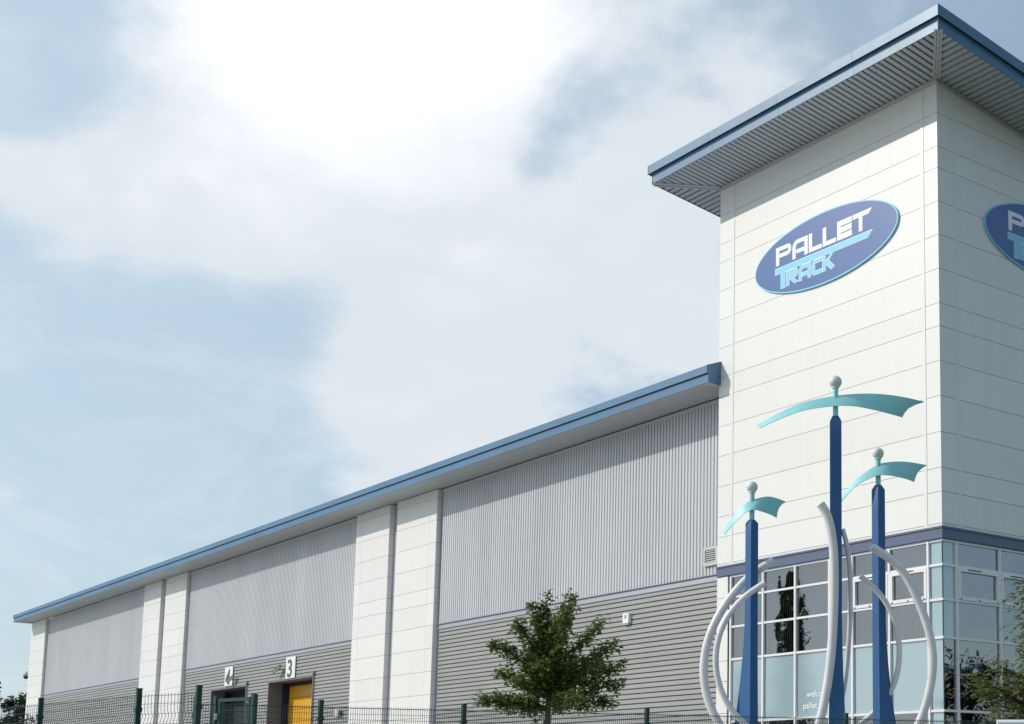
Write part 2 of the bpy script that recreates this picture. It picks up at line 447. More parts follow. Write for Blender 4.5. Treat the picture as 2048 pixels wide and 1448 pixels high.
# loading doors
def loading_door(x0, x1, opened):
    d = MB(); y1 = YW + .85
    # frame trims of the opening
    d.box(x0 - .06, x0 + .004, YW - .06, YW + .347, 0, DTOP - .004); d.box(x1 - .004, x1 + .06, YW - .06, YW + .347, 0, DTOP - .004)
    d.box(x0 - .06, x1 + .06, YW - .062, YW + .347, DTOP - .004, DTOP + .09)
    o = d.build('loading_door', M['reveal'], wh)
    q = MB().box(x0 - .2, x0 - .002, YW + .35, y1, 0, DTOP + .2).box(x1 + .002, x1 + .2, YW + .35, y1, 0, DTOP + .2)
    q.box(x0 - .2, x1 + .2, YW + .35, y1, DTOP + .002, DTOP + .2)
    q.build('reveal', M['reveal'], o)
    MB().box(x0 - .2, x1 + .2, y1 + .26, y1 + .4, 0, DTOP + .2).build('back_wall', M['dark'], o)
    q = MB().box(x0 + .02, x0 + .24, y1 - .22, y1 + .1, 0, DTOP - .02).box(x1 - .24, x1 - .02, y1 - .1, y1 + .1, 0, DTOP - .02)
    q.box(x0 + .24, x1 - .24, y1 - .1, y1 + .1, DTOP - .14, DTOP - .02)
    q.build('dock_seal', M['navyseal'], o)
    if not opened:
        n = 11; h = (DTOP - .14) / n
        for k in range(n):
            MB().prism([(y1 + .06, k*h + .008), (y1 + .05, k*h + .03), (y1 + .05, (k+1)*h - .03), (y1 + .06, (k+1)*h - .008), (y1 + .1, (k+1)*h - .008), (y1 + .1, k*h + .008)],
                       'X', x0 + .22, x1 - .22).build('door_slat', M['yellow'], o)
    else:  # open dock: the dark of its interior is put in as near-black slats
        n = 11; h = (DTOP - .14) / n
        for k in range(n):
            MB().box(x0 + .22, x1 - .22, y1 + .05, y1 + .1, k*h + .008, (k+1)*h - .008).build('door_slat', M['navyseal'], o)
    pp = MB().tube([(x1 + .13, YW - .09, 0), (x1 + .13, YW - .09, DTOP + .12)], .035, 8)
    pp.box(x1 + .06, x1 + .20, YW - .15, YW - .04, DTOP + .1, DTOP + .26)
    pp.build('drip_pipe', M['camgrey'], o)
loading_door(*DOORS[0], True)
loading_door(*DOORS[1], False)

# pilasters of flat white panels
PJ = [13.2, 12.27, 11.35, 10.42, 9.50, 8.88, 7.98, 7.06, 6.13, 5.20, 4.28, 3.67, 2.75, 1.83, .9]
GAP = .012
def pilaster(x0, x1, side):
    c = MB().box(x0 + .012, x1 - .012, YP + .025, YW + .03, 0, 13.53).build('pilaster', M['joint'], wh)
    zs = [13.545] + PJ + [0.0]
    for i in range(len(zs) - 1):
        zb, zt_ = zs[i+1] + GAP/2, zs[i] - GAP/2
        if side < 0: xs = [(x0, x0 + .62), (x0 + .62 + GAP, x1)]
        elif side > 0: xs = [(x0, x1 - .62 - GAP), (x1 - .62, x1)]
        else: xs = [(x0, x0 + .62), (x0 + .62 + GAP, x1 - .62 - GAP), (x1 - .62, x1)]
        for (a, b) in xs:
            p = MB()
            poly = [(a, YP), (b, YP), (b, YP + .03), (a, YP + .03)]
            if abs(b - x1) < 1e-6: poly = [(a, YP), (b, YP), (b, YW), (b - .03, YW), (b - .03, YP + .03), (a, YP + .03)]
            if abs(a - x0) < 1e-6: poly = [(a, YP), (b, YP), (b, YP + .03), (a + .03, YP + .03), (a + .03, YW), (a, YW)]
            p.prism(poly, 'Z', zb, zt_).build('panel', M['white'], c)
def channel(x0, x1):
    c = MB().box(x0, x1, YW + .012, YW + .038, 0, 13.53).build('recess_channel', M['joint'], wh)
    zs = [13.545] + PJ + [0.0]
    for i in range(len(zs) - 1):
        MB().box(x0 + .001, x1 - .001, YW - .012, YW + .010, zs[i+1] + .005, zs[i] - .005).build('panel', M['recess'], c)
for L_, g0, g1, R_ in ((-36.35, -33.0, -32.27, -28.64), (-66.5, -63.35, -62.5, -58.88)):
    pilaster(L_, g0, -1); pilaster(g1, R_, 1); channel(g0, g1)
    MB().box(R_ + .004, R_ + .20, YW - .012, YW + .03, 0, 13.5).build('corner_flashing', M['flash'], wh)
    MB().box(L_ - .06, L_ - .004, YW - .052, YW + .03, 0, 13.5).build('corner_flashing', M['flash'], wh)
pilaster(-93.2, -89.2, 0)
MB().box(-89.196, -89.0, YW - .012, YW + .03, 0, 13.5).build('corner_flashing', M['flash'], wh)

# eave: blue fascia in two steps, soffit of ribbed sheets
OG, OG2 = .5375, .48
EX0, EX1 = -93.5, -9.037
ev = MB().prism([(-OG2 + .03, 13.62), (-OG2 + .03, 13.86), (-OG + .03, 13.86), (-OG + .03, 14.03), (-.006, 14.24), (-.006, 13.62)], 'X', EX0 + .02, EX1 - .02)
eave = ev.build('eave', M['bluedark'], wh)
MB().prism([(.002, 13.62), (.002, 14.0), (.6, 14.26), (.9, 14.26), (.9, 13.62)], 'X', -10.5, -9.15).build('eave_return', M['bluedark'], eave)
n = 14; L = (EX1 - EX0) / n
up = MB().prism([(-OG, 13.835), (-OG, 14.06), (-OG + .012, 14.075), (-.004, 14.28), (-.004, 14.25), (-OG + .025, 14.045), (-OG + .025, 13.835)], 'X', 0, L - .008).mesh('fascia_panel', M['blue'])
lo = MB().prism([(-OG2, 13.555), (-OG2, 13.825), (-OG2 + .025, 13.825), (-OG2 + .025, 13.555)], 'X', 0, L - .008).mesh('gutter_panel', M['blue'])
for k in range(n):
    link('fascia_panel', up, eave, (EX0 + k * L, 0, 0)); link('gutter_panel', lo, eave, (EX0 + k * L, 0, 0))
MB().prism([(-OG - .002, 13.832), (-OG - .002, 14.063), (-OG + .012, 14.08), (-.003, 14.285), (-.003, 13.54), (-OG2 - .002, 13.55), (-OG2 - .002, 13.832)], 'X', EX1 - .008, EX1 + .004).build('end_cap', M['blue'], eave)
MB().prism([(-OG - .002, 13.832), (-OG - .002, 14.063), (-OG + .012, 14.08), (.95, 14.4), (.95, 13.54), (-OG2 - .002, 13.55), (-OG2 - .002, 13.832)], 'X', EX0 - .016, EX0 - .004).build('end_cap', M['blue'], eave)
def soffit_sheet(n, p, y0, y1, z):
    pr = []
    for i in range(n):
        pr += [(i*p, 0), (i*p + p*.62, 0), (i*p + p*.72, .028), (i*p + p*.92, .028)]
    pr.append((n*p, 0))
    m = MB(); k = len(pr)
    m.add([(x, y0, z + h) for x, h in pr] + [(x, y1, z + h) for x, h in pr], [(i, k+i, k+i+1, i+1) for i in range(k-1)])
    return m.mesh('soffit_sheet', M['soffit'], fix=False)
ss = soffit_sheet(5, .2, -OG2 + .02, YW - .02, 13.565)
x = -93.45
while x < EX1 - 1.0:
    link('soffit_sheet', ss, eave, (x, 0, 0)); x += 1.0
s2 = soffit_sheet(2, .2, -OG2 + .02, -.004, 13.565)
link('soffit_sheet', soffit_sheet(1, EX1 - .01 - x, -OG2 + .02, -.004, 13.565), eave, (x, 0, 0))
link('soffit_sheet', soffit_sheet(1, -9.15 - x, .0, YW, 13.565), eave, (x, 0, 0))

# ventilation louvre beside the tower
louv = MB()
louv.box(-10.86, -10.78, YW-.03-.09, YW-.03-.04, 8.30, 8.88).box(-10.24, -10.1, YW-.03-.09, YW-.03-.04, 8.30, 8.88)
louv.box(-10.78, -10.24, YW-.03-.09, YW-.03-.04, 8.80, 8.88).box(-10.78, -10.24, YW-.03-.09, YW-.03-.04, 8.30, 8.40)
lo_ = louv.build('ventilation_louvre', M['silver'], wh)
MB().box(-10.78, -10.24, YW-.03-.045, YW-.03-.038, 8.40, 8.80).build('louvre_backing', M['black'], lo_)
for i in range(6):
    z = 8.42 + i * .065
    MB().prism([(YW-.03-.085, z), (YW-.03-.055, z + .038), (YW-.03-.052, z + .03), (YW-.03-.082, z - .006)], 'X', -10.78, -10.24).build('louvre_blade', M['silver'], lo_)

# ------------------------------------------------------------------ office tower
tw = thing('office_tower', 'tall white panelled corner tower with overhanging blue roof and glazed base', 'tower')
TD = 9.4                                  # depth
SL = 0.13                                 # roof fall towards the back
def zr(y, z0): return z0 - SL * y
core = MB()
core.add([(-W+.03,.03,7.72),(-.03,.03,7.72),(-.03,TD,7.72),(-W+.03,TD,7.72),(-W+.03,.03,zr(.03,19.86)),(-.03,.03,zr(.03,19.86)),(-.03,TD,zr(TD,19.86)),(-W+.03,TD,zr(TD,19.86))],
         [(0,3,2,1),(4,5,6,7),(0,1,5,4),(1,2,6,5),(2,3,7,6),(3,0,4,7)])
core.box(-W+.03, -8.62, .03, 9.35, 0, 7.715).box(-8.62, -.3, 5.2, 5.4, 0, 7.715)
core.build('wall', M['joint'], tw)
TJ = [19.86, 18.89, 17.98, 17.40, 16.49, 15.60, 14.69, 13.78, 13.17, 12.26, 11.35, 10.42, 9.50, 8.89, 8.08]
XA, XB = -8.47, -.545                     # vertical joints of the front
YA = .67                                  # vertical joint of the right face
for i in range(len(TJ) - 1):
    z1, z0 = TJ[i] - GAP/2, TJ[i+1] + GAP/2
    if i == 0: z1 = 19.88
    MB().prism([(-W, 0), (XA - GAP/2, 0), (XA - GAP/2, .028), (-W + .028, .028), (-W + .028, .6), (-W, .6)], 'Z', z0, z1).build('corner_panel', M['white'], tw)
    MB().box(XA + GAP/2, XB - GAP/2, 0, .028, z0, z1).build('panel', M['white'], tw)
    m = MB().prism([(XB + GAP/2, 0), (0, 0), (0, YA - GAP/2), (-.028, YA - GAP/2), (-.028, .028), (XB + GAP/2, .028)], 'Z', z0, z1)
    m.build('corner_panel', M['white'], tw)
    if i == 0:
        MB().prism([(YA + GAP/2, z0), ((19.88 - z0)/SL, z0), (YA + GAP/2, zr(YA, 19.88))], 'X', -.028, 0).build('panel', M['white'], tw)
    elif i == 1:
        MB().prism([(YA + GAP/2, z0), (TD, z0), (TD, min(z1, zr(TD, 19.88))), ((19.88 - z1)/SL, z1), (YA + GAP/2, z1)], 'X', -.028, 0).build('panel', M['white'], tw)
    else:
        MB().box(-.028, 0, YA + GAP/2, TD, z0, z1).build('panel', M['white'], tw)
for xx in (XA, XB):
    MB().box(xx - .055, xx + .055, -.010, -.001, 8.0, 19.84).build('joint_strip', M['trim'], tw)
MB().box(.001, .010, YA - .06, YA + .06, 8.0, 19.76).build('joint_strip', M['trim'], tw)
# foot of the panels: drip trim, then the slate blue band
MB().prism([(-W, -.012), (.012, -.012), (.012, TD), (-.03, TD), (-.03, .03), (-W, .03)], 'Z', 8.01, 8.07).build('drip_trim', M['trim'], tw)
MB().prism([(-W, -.05), (.05, -.05), (.05, TD), (-.03, TD), (-.03, .03), (-W, .03)], 'Z', 7.955, 8.005).build('band_cap', M['band'], tw)
MB().prism([(-W, -.025), (.025, -.025), (.025, TD), (-.03, TD), (-.03, .03), (-W, .03)], 'Z', 7.725, 7.95).build('band', M['band'], tw)
MB().prism([(-W, -.035), (.035, -.035), (.035, TD), (-.03, TD), (-.03, .03), (-W, .03)], 'Z', 7.70, 7.722).build('band_drip', M['bluedark'], tw)
# white strip left of the glazing
zs = [7.69, 7.06, 6.13, 5.20, 4.60, 3.67, 2.75, 1.83, .9, 0]
for i in range(len(zs) - 1):
    MB().prism([(-W, 0), (-8.62, 0), (-8.62, .12), (-8.65, .12), (-8.65, .028), (-W + .028, .028), (-W + .028, .6), (-W, .6)], 'Z', zs[i+1] + GAP/2, zs[i] - GAP/2).build('corner_panel', M['white'], tw)

# roof overhang
O1, O2 = 1.61, 1.515
def ring(o, y_back, z_at_front):
    # outer corners of the overhang, front left / front right / back right / back left
    return [(-W - o, -o), (o, -o), (o, y_back), (-W - o, y_back)]
YB = TD + 1.5
ZF0, ZU0, ZU1 = 20.00, 20.315, 20.59      # at y = -O2 / -O1
def zs_(z0, o, y): return z0 - SL * (y + o)
slab = MB()
b4 = ring(O2 - .03, YB, 0); t4 = ring(O1 - .03, YB, 0)
slab.add([(x, y, zs_(20.05, O2, y)) for x, y in b4] + [(x, y, zs_(ZU1 - .02, O1, y)) for x, y in t4],
         [(0,3,2,1),(4,5,6,7),(0,1,5,4),(1,2,6,5),(2,3,7,6),(3,0,4,7)])
troof = slab.build('roof', M['bluedark'], tw)
def fascia_run(name, p0, p1, nrm_, o, zb, zt_, n, mt):
    p0, p1 = Vector(p0), Vector(p1)
    for k in range(n):
        a = p0.lerp(p1, k / n); b = p0.lerp(p1, (k + 1) / n)
        d = (p1 - p0).normalized() * .004
        if k: a = a + d
        if k < n - 1: b = b - d
        i_ = Vector(nrm_) * -.024
        pts = [a, b, b + i_, a + i_]
        m = MB()
        m.add([(q.x, q.y, zs_(zb, o, q.y)) for q in pts] + [(q.x, q.y, zs_(zt_, o, q.y)) for q in pts],
              [(0,3,2,1),(4,5,6,7),(0,1,5,4),(1,2,6,5),(2,3,7,6),(3,0,4,7)])
        m.build(name, mt, troof)
fascia_run('fascia_panel', (-W-O1, -O1, 0), (O1, -O1, 0), (0,-1,0), O1, ZU0, ZU1, 4, M['blue'])
fascia_run('fascia_panel', (O1+.002, -O1, 0), (O1+.002, YB, 0), (1,0,0), O1, ZU0-.001, ZU1+.001, 4, M['blue'])
fascia_run('fascia_panel', (-W-O1-.002, -O1, 0), (-W-O1-.002, YB, 0), (-1,0,0), O1, ZU0-.001, ZU1+.001, 4, M['blue'])
fascia_run('fascia_board', (-W-O2, -O2, 0), (O2, -O2, 0), (0,-1,0), O2, ZF0, ZU0-.03, 4, M['blue'])
fascia_run('fascia_board', (O2+.002, -O2, 0), (O2+.002, YB, 0), (1,0,0), O2, ZF0-.001, ZU0-.031, 4, M['blue'])
fascia_run('fascia_board', (-W-O2-.002, -O2, 0), (-W-O2-.002, YB, 0), (-1,0,0), O2, ZF0-.001, ZU0-.031, 4, M['blue'])
# soffit planks, mitred at the hips
SP = .2
def plank_front(x0):
    # runs along y from the fascia to the wall, cut by the hip lines
    f_ = [0, .62*SP, .68*SP, .94*SP, SP]; h_ = [0, 0, .055, .055, 0]
    vs = []
    def yend(x):
        if x > 0: return -x
        if x < -W: return -(-W - x)
        return 0.0
    for q, hh in zip(f_, h_):
        xx = x0 + q; y0 = -O2 + .026; y1 = min(yend(xx), 0) - .0
        y1 = max(y1, y0)
        vs += [(xx, y0, zs_(20.012, O2, y0) + hh), (xx, y1, zs_(20.012, O2, y1) + hh)]
    m = MB(); m.add(vs, [(2*i, 2*i+1, 2*i+3, 2*i+2) for i in range(4)])
    m.build('soffit_plank', M['soffit'], troof, fix=False)
x = -W - O2 + .03
while x < O2 - .05: plank_front(x); x += SP
def plank_side(y0_, sgn):
    f_ = [0, .62*SP, .68*SP, .94*SP, SP]; h_ = [0, 0, .055, .055, 0]
    vs = []
    for q, hh in zip(f_, h_):
        yy = y0_ + q
        xo = O2 - .026
        xi = max(0, -yy)
        xi = min(xi, xo)
        for d in (xi, xo):
            xx = d if sgn > 0 else -W - d
            vs.append((xx, yy, zs_(20.012, O2, yy) + hh))
    m = MB(); m.add(vs, [(2*i, 2*i+1, 2*i+3, 2*i+2) for i in range(4)])
    m.build('soffit_plank', M['soffit'], troof, fix=False)
y = -O2 + .03
while y < YB - .1:
    plank_side(y, 1); plank_side(y, -1); y += SP
def hip(xs, sg):
    for off in (-.075, 0, .075):
        a = Vector((xs + sg * (O2 - .03), -O2 + .03, 0)); b = Vector((xs + sg * .02, -.02, 0))
        s = Vector((sg * .7071, .7071, 0)) * off
        wd = .03 if off else .034
        t = Vector((sg * .7071, .7071, 0)) * wd
        pr = [a + s - t, a + s + t, b + s + t, b + s - t]
        dz = .030 if off else .012
        m = MB()
        m.add([(q.x, q.y, zs_(20.012, O2, q.y) - dz) for q in pr] + [(q.x, q.y, zs_(20.012, O2, q.y) + .01) for q in pr],
              [(0,3,2,1),(4,5,6,7),(0,1,5,4),(1,2,6,5),(2,3,7,6),(3,0,4,7)])
        m.build('hip_strip', M['soffit'], troof)
hip(0, 1); hip(-W, -1)
tz = MB(); ya = -.05
tz.box(-W, .04, -.05, -.002, 19.70, 19.745)
tz.add([(.002,0,19.70),(.05,0,19.70),(.05,YB-1,zr(YB-1,19.70)),(.002,YB-1,zr(YB-1,19.70)),(.002,0,19.745),(.05,0,19.745),(.05,YB-1,zr(YB-1,19.745)),(.002,YB-1,zr(YB-1,19.745))],
       [(0,3,2,1),(4,5,6,7),(0,1,5,4),(1,2,6,5),(2,3,7,6),(3,0,4,7)])
tz.build('soffit_angle', M['soffit'], tw)

# glazed base
XM = [-8.50, -7.02, -5.62, -4.21, -3.31, -1.91, -.52]      # mullions, front
YM = [.54, 2.17, 3.75, 5.3, 6.9, 8.5]                      # mullions, right face
ZT = [7.66, 7.045, 6.175, 5.225, 3.42, 1.2, .05]           # transoms
gy = .06
for xx in XM: MB().box(xx - .035, xx + .035, gy - .055, gy + .05, 0, 7.68).build('mullion', M['frame'], tw)
for yy in YM: MB().box(-gy - .05, -gy + .055, yy - .035, yy + .035, 0, 7.68).build('mullion', M['frame'], tw)
MB().box(-.045, -.022, .022, .045, 0, 7.68).build('corner_post', M['joint'], tw)
for zz in ZT:
    t_ = .03
    MB().box(-8.535, -.0205, gy - .04, gy + .03, zz - t_, zz + t_).build('transom', M['frame'], tw)
    MB().box(-gy - .03, -gy + .04, .021, TD, zz - t_, zz + t_).build('transom', M['frame'], tw)
def pane_front(x0, x1, z0, z1, mt, par=None, name='pane'):
    q = MB(); q.add([(x0, gy+.006, z0), (x1, gy+.006, z0), (x1, gy+.006, z1), (x0, gy+.006, z1)], [(0,1,2,3)]); q.build(name, mt, par or tw, fix=False)
def pane_side(y0, y1, z0, z1, mt, par=None, name='pane'):
    q = MB(); q.add([(-gy-.006, y0, z0), (-gy-.006, y1, z0), (-gy-.006, y1, z1), (-gy-.006, y0, z1)], [(0,1,2,3)]); q.build(name, mt, par or tw, fix=False)
cols = list(zip(XM[:-1], XM[1:])) + [(-.52, -.02)]
for ci, (a, b) in enumerate(cols):
    for ri in range(6):
        z1, z0 = ZT[ri] - .02, ZT[ri+1] + .02
        corner = ci == len(cols) - 1
        op = ri == 1 and ci in (4, 5)
        mt = M['spandrel'] if (corner or ri == 3) else M['glass']
        if op:
            wf = MB()
            A, B_, Z0, Z1 = a + .045, b - .045, z0 + .015, z1 - .015
            for (p, q, r0, r1) in ((A, A + .085, Z0, Z1), (B_ - .085, B_, Z0, Z1), (A + .085, B_ - .085, Z0, Z0 + .085), (A + .085, B_ - .085, Z1 - .085, Z1)):
                wf.box(p, q, gy - .062, gy + .02, r0, r1)
            wo = wf.build('opening_window', M['frame'], tw)
            pane_front(A + .085, B_ - .085, Z0 + .085, Z1 - .085, M['glass'], wo)
            MB().box(A + .35, A + .85, gy - .075, gy - .063, Z1 - .035, Z1 - .015).build('window_stay', M['black'], wo)
            for px in (A + .08, (A + B_)/2, B_ - .08):
                MB().box(px - .02, px + .02, gy - .075, gy - .063, Z0 + .012, Z0 + .04).build('hinge_cap', M['black'], wo)
        else:
            pane_front(a + .03, b - .03 if not corner else b - .026, z0, z1, mt)
cols = [(.02, .54)] + list(zip(YM[:-1], YM[1:]))
for ci, (a, b) in enumerate(cols):
    for ri in range(6):
        z1, z0 = ZT[ri] - .02, ZT[ri+1] + .02
        op = ri == 1 and ci in (1, 2, 3)
        mt = M['spandrel'] if ci == 0 and ri < 3 else M['glass']
        if op:
            wf = MB(); A, B_, Z0, Z1 = a + .045, b - .045, z0 + .015, z1 - .015
            for (p, q, r0, r1) in ((A, A + .085, Z0, Z1), (B_ - .085, B_, Z0, Z1), (A + .085, B_ - .085, Z0, Z0 + .085), (A + .085, B_ - .085, Z1 - .085, Z1)):
                wf.box(-gy - .02, -gy + .062, p, q, r0, r1)
            wo = wf.build('opening_window', M['frame'], tw)
            pane_side(A + .085, B_ - .085, Z0 + .085, Z1 - .085, M['glass'], wo)
            MB().box(-gy + .063, -gy + .075, A + .35, A + .85, Z1 - .035, Z1 - .015).build('window_stay', M['black'], wo)
            for px in (A + .08, (A + B_)/2, B_ - .08):
                MB().box(-gy + .063, -gy + .075, px - .02, px + .02, Z0 + .012, Z0 + .04).build('hinge_cap', M['black'], wo)
        else:
            pane_side(a + (.026 if ci == 0 else .03), b - .03, z0, z1, mt)
# interior: floors, inner wall, vertical blinds behind the first-floor windows
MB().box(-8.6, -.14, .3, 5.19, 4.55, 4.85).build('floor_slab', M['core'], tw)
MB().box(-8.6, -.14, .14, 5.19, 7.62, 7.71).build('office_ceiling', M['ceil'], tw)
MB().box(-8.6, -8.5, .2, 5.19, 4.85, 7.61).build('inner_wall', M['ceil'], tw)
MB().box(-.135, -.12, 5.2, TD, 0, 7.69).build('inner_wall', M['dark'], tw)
rnd = random.Random(5)
for a, b in list(zip(XM[:-1], XM[1:])):
    bl = MB(); x = a + .07
    ang0 = rnd.uniform(-.5, -.2)
    while x < b - .07:
        an = ang0 + rnd.uniform(-.08, .08); c_, s__ = math.cos(an) * .045, math.sin(an) * .045
        bl.add([(x - c_, .30 - s__, 4.95), (x + c_, .30 + s__, 4.95), (x + c_, .30 + s__, 7.55), (x - c_, .30 - s__, 7.55)], [(0,1,2,3)])
        x += .085
    bl.build('vertical_blind', M['blind'], tw, fix=False)
# vinyl lettering on the glass
def text_mesh(body, name, size, mt, parent, mtx, offset=0.0, extrude=0.0, sx=1.0):
    cu = bpy.data.curves.new(name, 'FONT'); cu.body = body; cu.size = size; cu.offset = offset; cu.extrude = extrude
    cu.resolution_u = 4
    ob = bpy.data.objects.new(name, cu); col.objects.link(ob)
    me = bpy.data.meshes.new_from_object(ob.evaluated_get(bpy.context.evaluated_depsgraph_get()))
    bpy.data.objects.remove(ob); bpy.data.curves.remove(cu)
    me.transform(mtx @ Matrix.Diagonal((sx, 1, 1, 1)))
    me.materials.clear(); me.materials.append(mt)
    return link(name, me, parent)
FRONT = Matrix(((1,0,0,0),(0,0,-1,0),(0,1,0,0),(0,0,0,1)))   # text x,y -> world x,z facing -y
text_mesh('welcome', 'window_lettering', .24, M['lett'], tw, Matrix.Translation((-5.17, gy - .004, 3.98)) @ FRONT, .004, .001, 1.12)
text_mesh('pallet', 'window_lettering', .24, M['lett'], tw, Matrix.Translation((-5.32, gy - .004, 3.67)) @ FRONT, .004, .001, 1.12)

# ------------------------------------------------------------------ logo signs
def arc(cx, cz, rx, rz, a0, a1, n=8):
    return [(cx + rx*math.cos(R(a0 + (a1-a0)*i/n)), cz + rz*math.sin(R(a0 + (a1-a0)*i/n))) for i in range(n+1)]
def band_poly(outer, inner):
    """closed strip between two open outlines with equal point counts -> list of quads"""
    return [[outer[i], outer[i+1], inner[i+1], inner[i]] for i in range(len(outer)-1)]
ZB, ZH = .06, .61
def glyph_P(x0, x1, z0, z1, t, leg_z=None):
    r = (z1 - z0) * .30; zc = z1 - r; b = z1 - 2*r
    q = [[(x0, z0), (x0+t, z0), (x0+t, z1), (x0, z1)]]
    o = [(x0+t, z1)] + arc(x1-r, zc, r, r, 90, -90) + [(x0+t, b)]
    i = [(x0+t, z1-t*.82)] + arc(x1-r, zc, r-t, r-t*.82, 90, -90) + [(x0+t, b+t*.82)]
    return q + band_poly(o, i)
def glyph_A(x0, x1, z0, z1, t):
    r = (x1-x0)*.34
    o = [(x0, z0)] + arc(x0+r, z1-r, r, r, 180, 90) + [(x1-.001, z1), (x1, z1-.001), (x1, z0)]
    i = [(x0+t, z0)] + arc(x0+r, z1-r, r-t, r-t*.82, 180, 90) + [(x1-t, z1-t*.82), (x1-t, z1-t*.82-.001), (x1-t, z0)]
    zm = z0 + (z1-z0)*.36
    return band_poly(o, i) + [[(x0+t+.03, zm-t*.4), (x1-t, zm-t*.4), (x1-t, zm+t*.4), (x0+t+.03, zm+t*.4)]]
def glyph_L(x0, x1, z0, z1, t):
    return [[(x0, z0), (x0+t, z0), (x0+t, z1), (x0, z1)], [(x0+t, z0), (x1, z0), (x1, z0+t*.85), (x0+t, z0+t*.85)]]
def glyph_E(x0, x1, z0, z1, t):
    h = (z1-z0-.06)/3
    q = [[(x0, z0), (x0+t, z0), (x0+t, z1), (x0, z1)]]
    for k in range(3):
        a = z0 + k*(h+.03); q.append([(x0+t, a), (x1 - (.01 if k == 1 else 0), a), (x1 - (.01 if k == 1 else 0), a+h), (x0+t, a+h)])
    return q
def glyph_R(x0, x1, z0, z1, t):
    r = (z1 - z0) * .29; zc = z1 - r; b = z1 - 2*r
    q = [[(x0, z0), (x0+t, z0), (x0+t, z1), (x0, z1)]]
    o = [(x0+t, z1)] + arc(x1-r, zc, r, r, 90, -90) + [(x0+t, b)]
    i = [(x0+t, z1-t*.82)] + arc(x1-r, zc, max(r-t,.01), r-t*.82, 90, -90) + [(x0+t, b+t*.82)]
    return q + band_poly(o, i) + [[(x0+t+.02, b), (x0+t+.14, b), (x1, z0+.02), (x1-.13, z0)]]
def glyph_C(x0, x1, z0, z1, t):
    r = .13
    o = [(x1, z1)] + arc(x0+r, z1-r, r, r, 90, 180) + arc(x0+r, z0+r, r, r, 180, 270) + [(x1, z0)]
    i = [(x1, z1-t*.8)] + arc(x0+r, z1-r, r-t, r-t*.8, 90, 180) + arc(x0+r, z0+r, r-t, r-t*.8, 180, 270) + [(x1, z0+t*.8)]
    return band_poly(o, i)
def glyph_K(x0, x1, z0, z1, t):
    zm = z0 + (z1-z0)*.5
    return [[(x0, z0), (x0+t, z0), (x0+t, z1), (x0, z1)],
            [(x0+t, zm-.05), (x0+t+.06, zm-.02), (x1, z1+.05), (x1-.12, z1+.02), (x0+t, zm+.06)],
            [(x0+t+.02, zm-.03), (x0+t+.13, zm+.05), (x1+.01, z0+.04), (x1-.11, z0-.02)]]
t1 = .15
WORD1 = glyph_P(-2.03, -1.34, ZB, ZH, t1) + glyph_A(-1.30, -.63, ZB, ZH, t1) + glyph_L(-.59, -.04, ZB, ZH, t1) + glyph_L(0, .56, ZB, ZH, t1) \
    + glyph_E(.60, 1.20, ZB, ZH, t1) + [[(1.23, ZH-.14), (1.86, ZH-.14), (2.0, ZH), (1.23, ZH)], [(1.47, ZB), (1.62, ZB), (1.62, ZH-.14), (1.47, ZH-.14)]]
TBAR = [[(-2.05, -.19), (1.83, -.19), (1.99, -.025), (-2.05, -.025)], [(-1.80, -.66), (-1.62, -.66), (-1.62, -.19), (-1.80, -.19)]]
t2 = .12
RACK = glyph_R(-1.56, -1.06, -.65, -.22, t2) + glyph_A(-1.01, -.50, -.65, -.22, t2) + glyph_C(-.45, -.02, -.65, -.22, t2) + glyph_K(0, .47, -.65, -.24, t2)
def grow(polys, d):
    out = []
    for p in polys:
        cx = sum(a for a, b in p)/len(p); cz = sum(b for a, b in p)/len(p); n = len(p)
        # offset each convex piece outwards edge by edge
        area = sum(p[i][0]*p[(i+1)%n][1] - p[(i+1)%n][0]*p[i][1] for i in range(n))
        pp = p if area > 0 else p[::-1]
        res = []
        for i in range(n):
            a, b, c = Vector(pp[i-1]), Vector(pp[i]), Vector(pp[(i+1)%n])
            e1, e2 = (b-a), (c-b)
            if e1.length < 1e-5 or e2.length < 1e-5: res.append(tuple(b)); continue
            e1.normalize(); e2.normalize()
            m1, m2 = Vector((e1.y, -e1.x)), Vector((e2.y, -e2.x))
            s = (m1 + m2); s = s / max(.35, s.dot(m1)) * 1.0
            res.append((b.x + s.x*d, b.y + s.y*d))
        out.append(res)
    return out
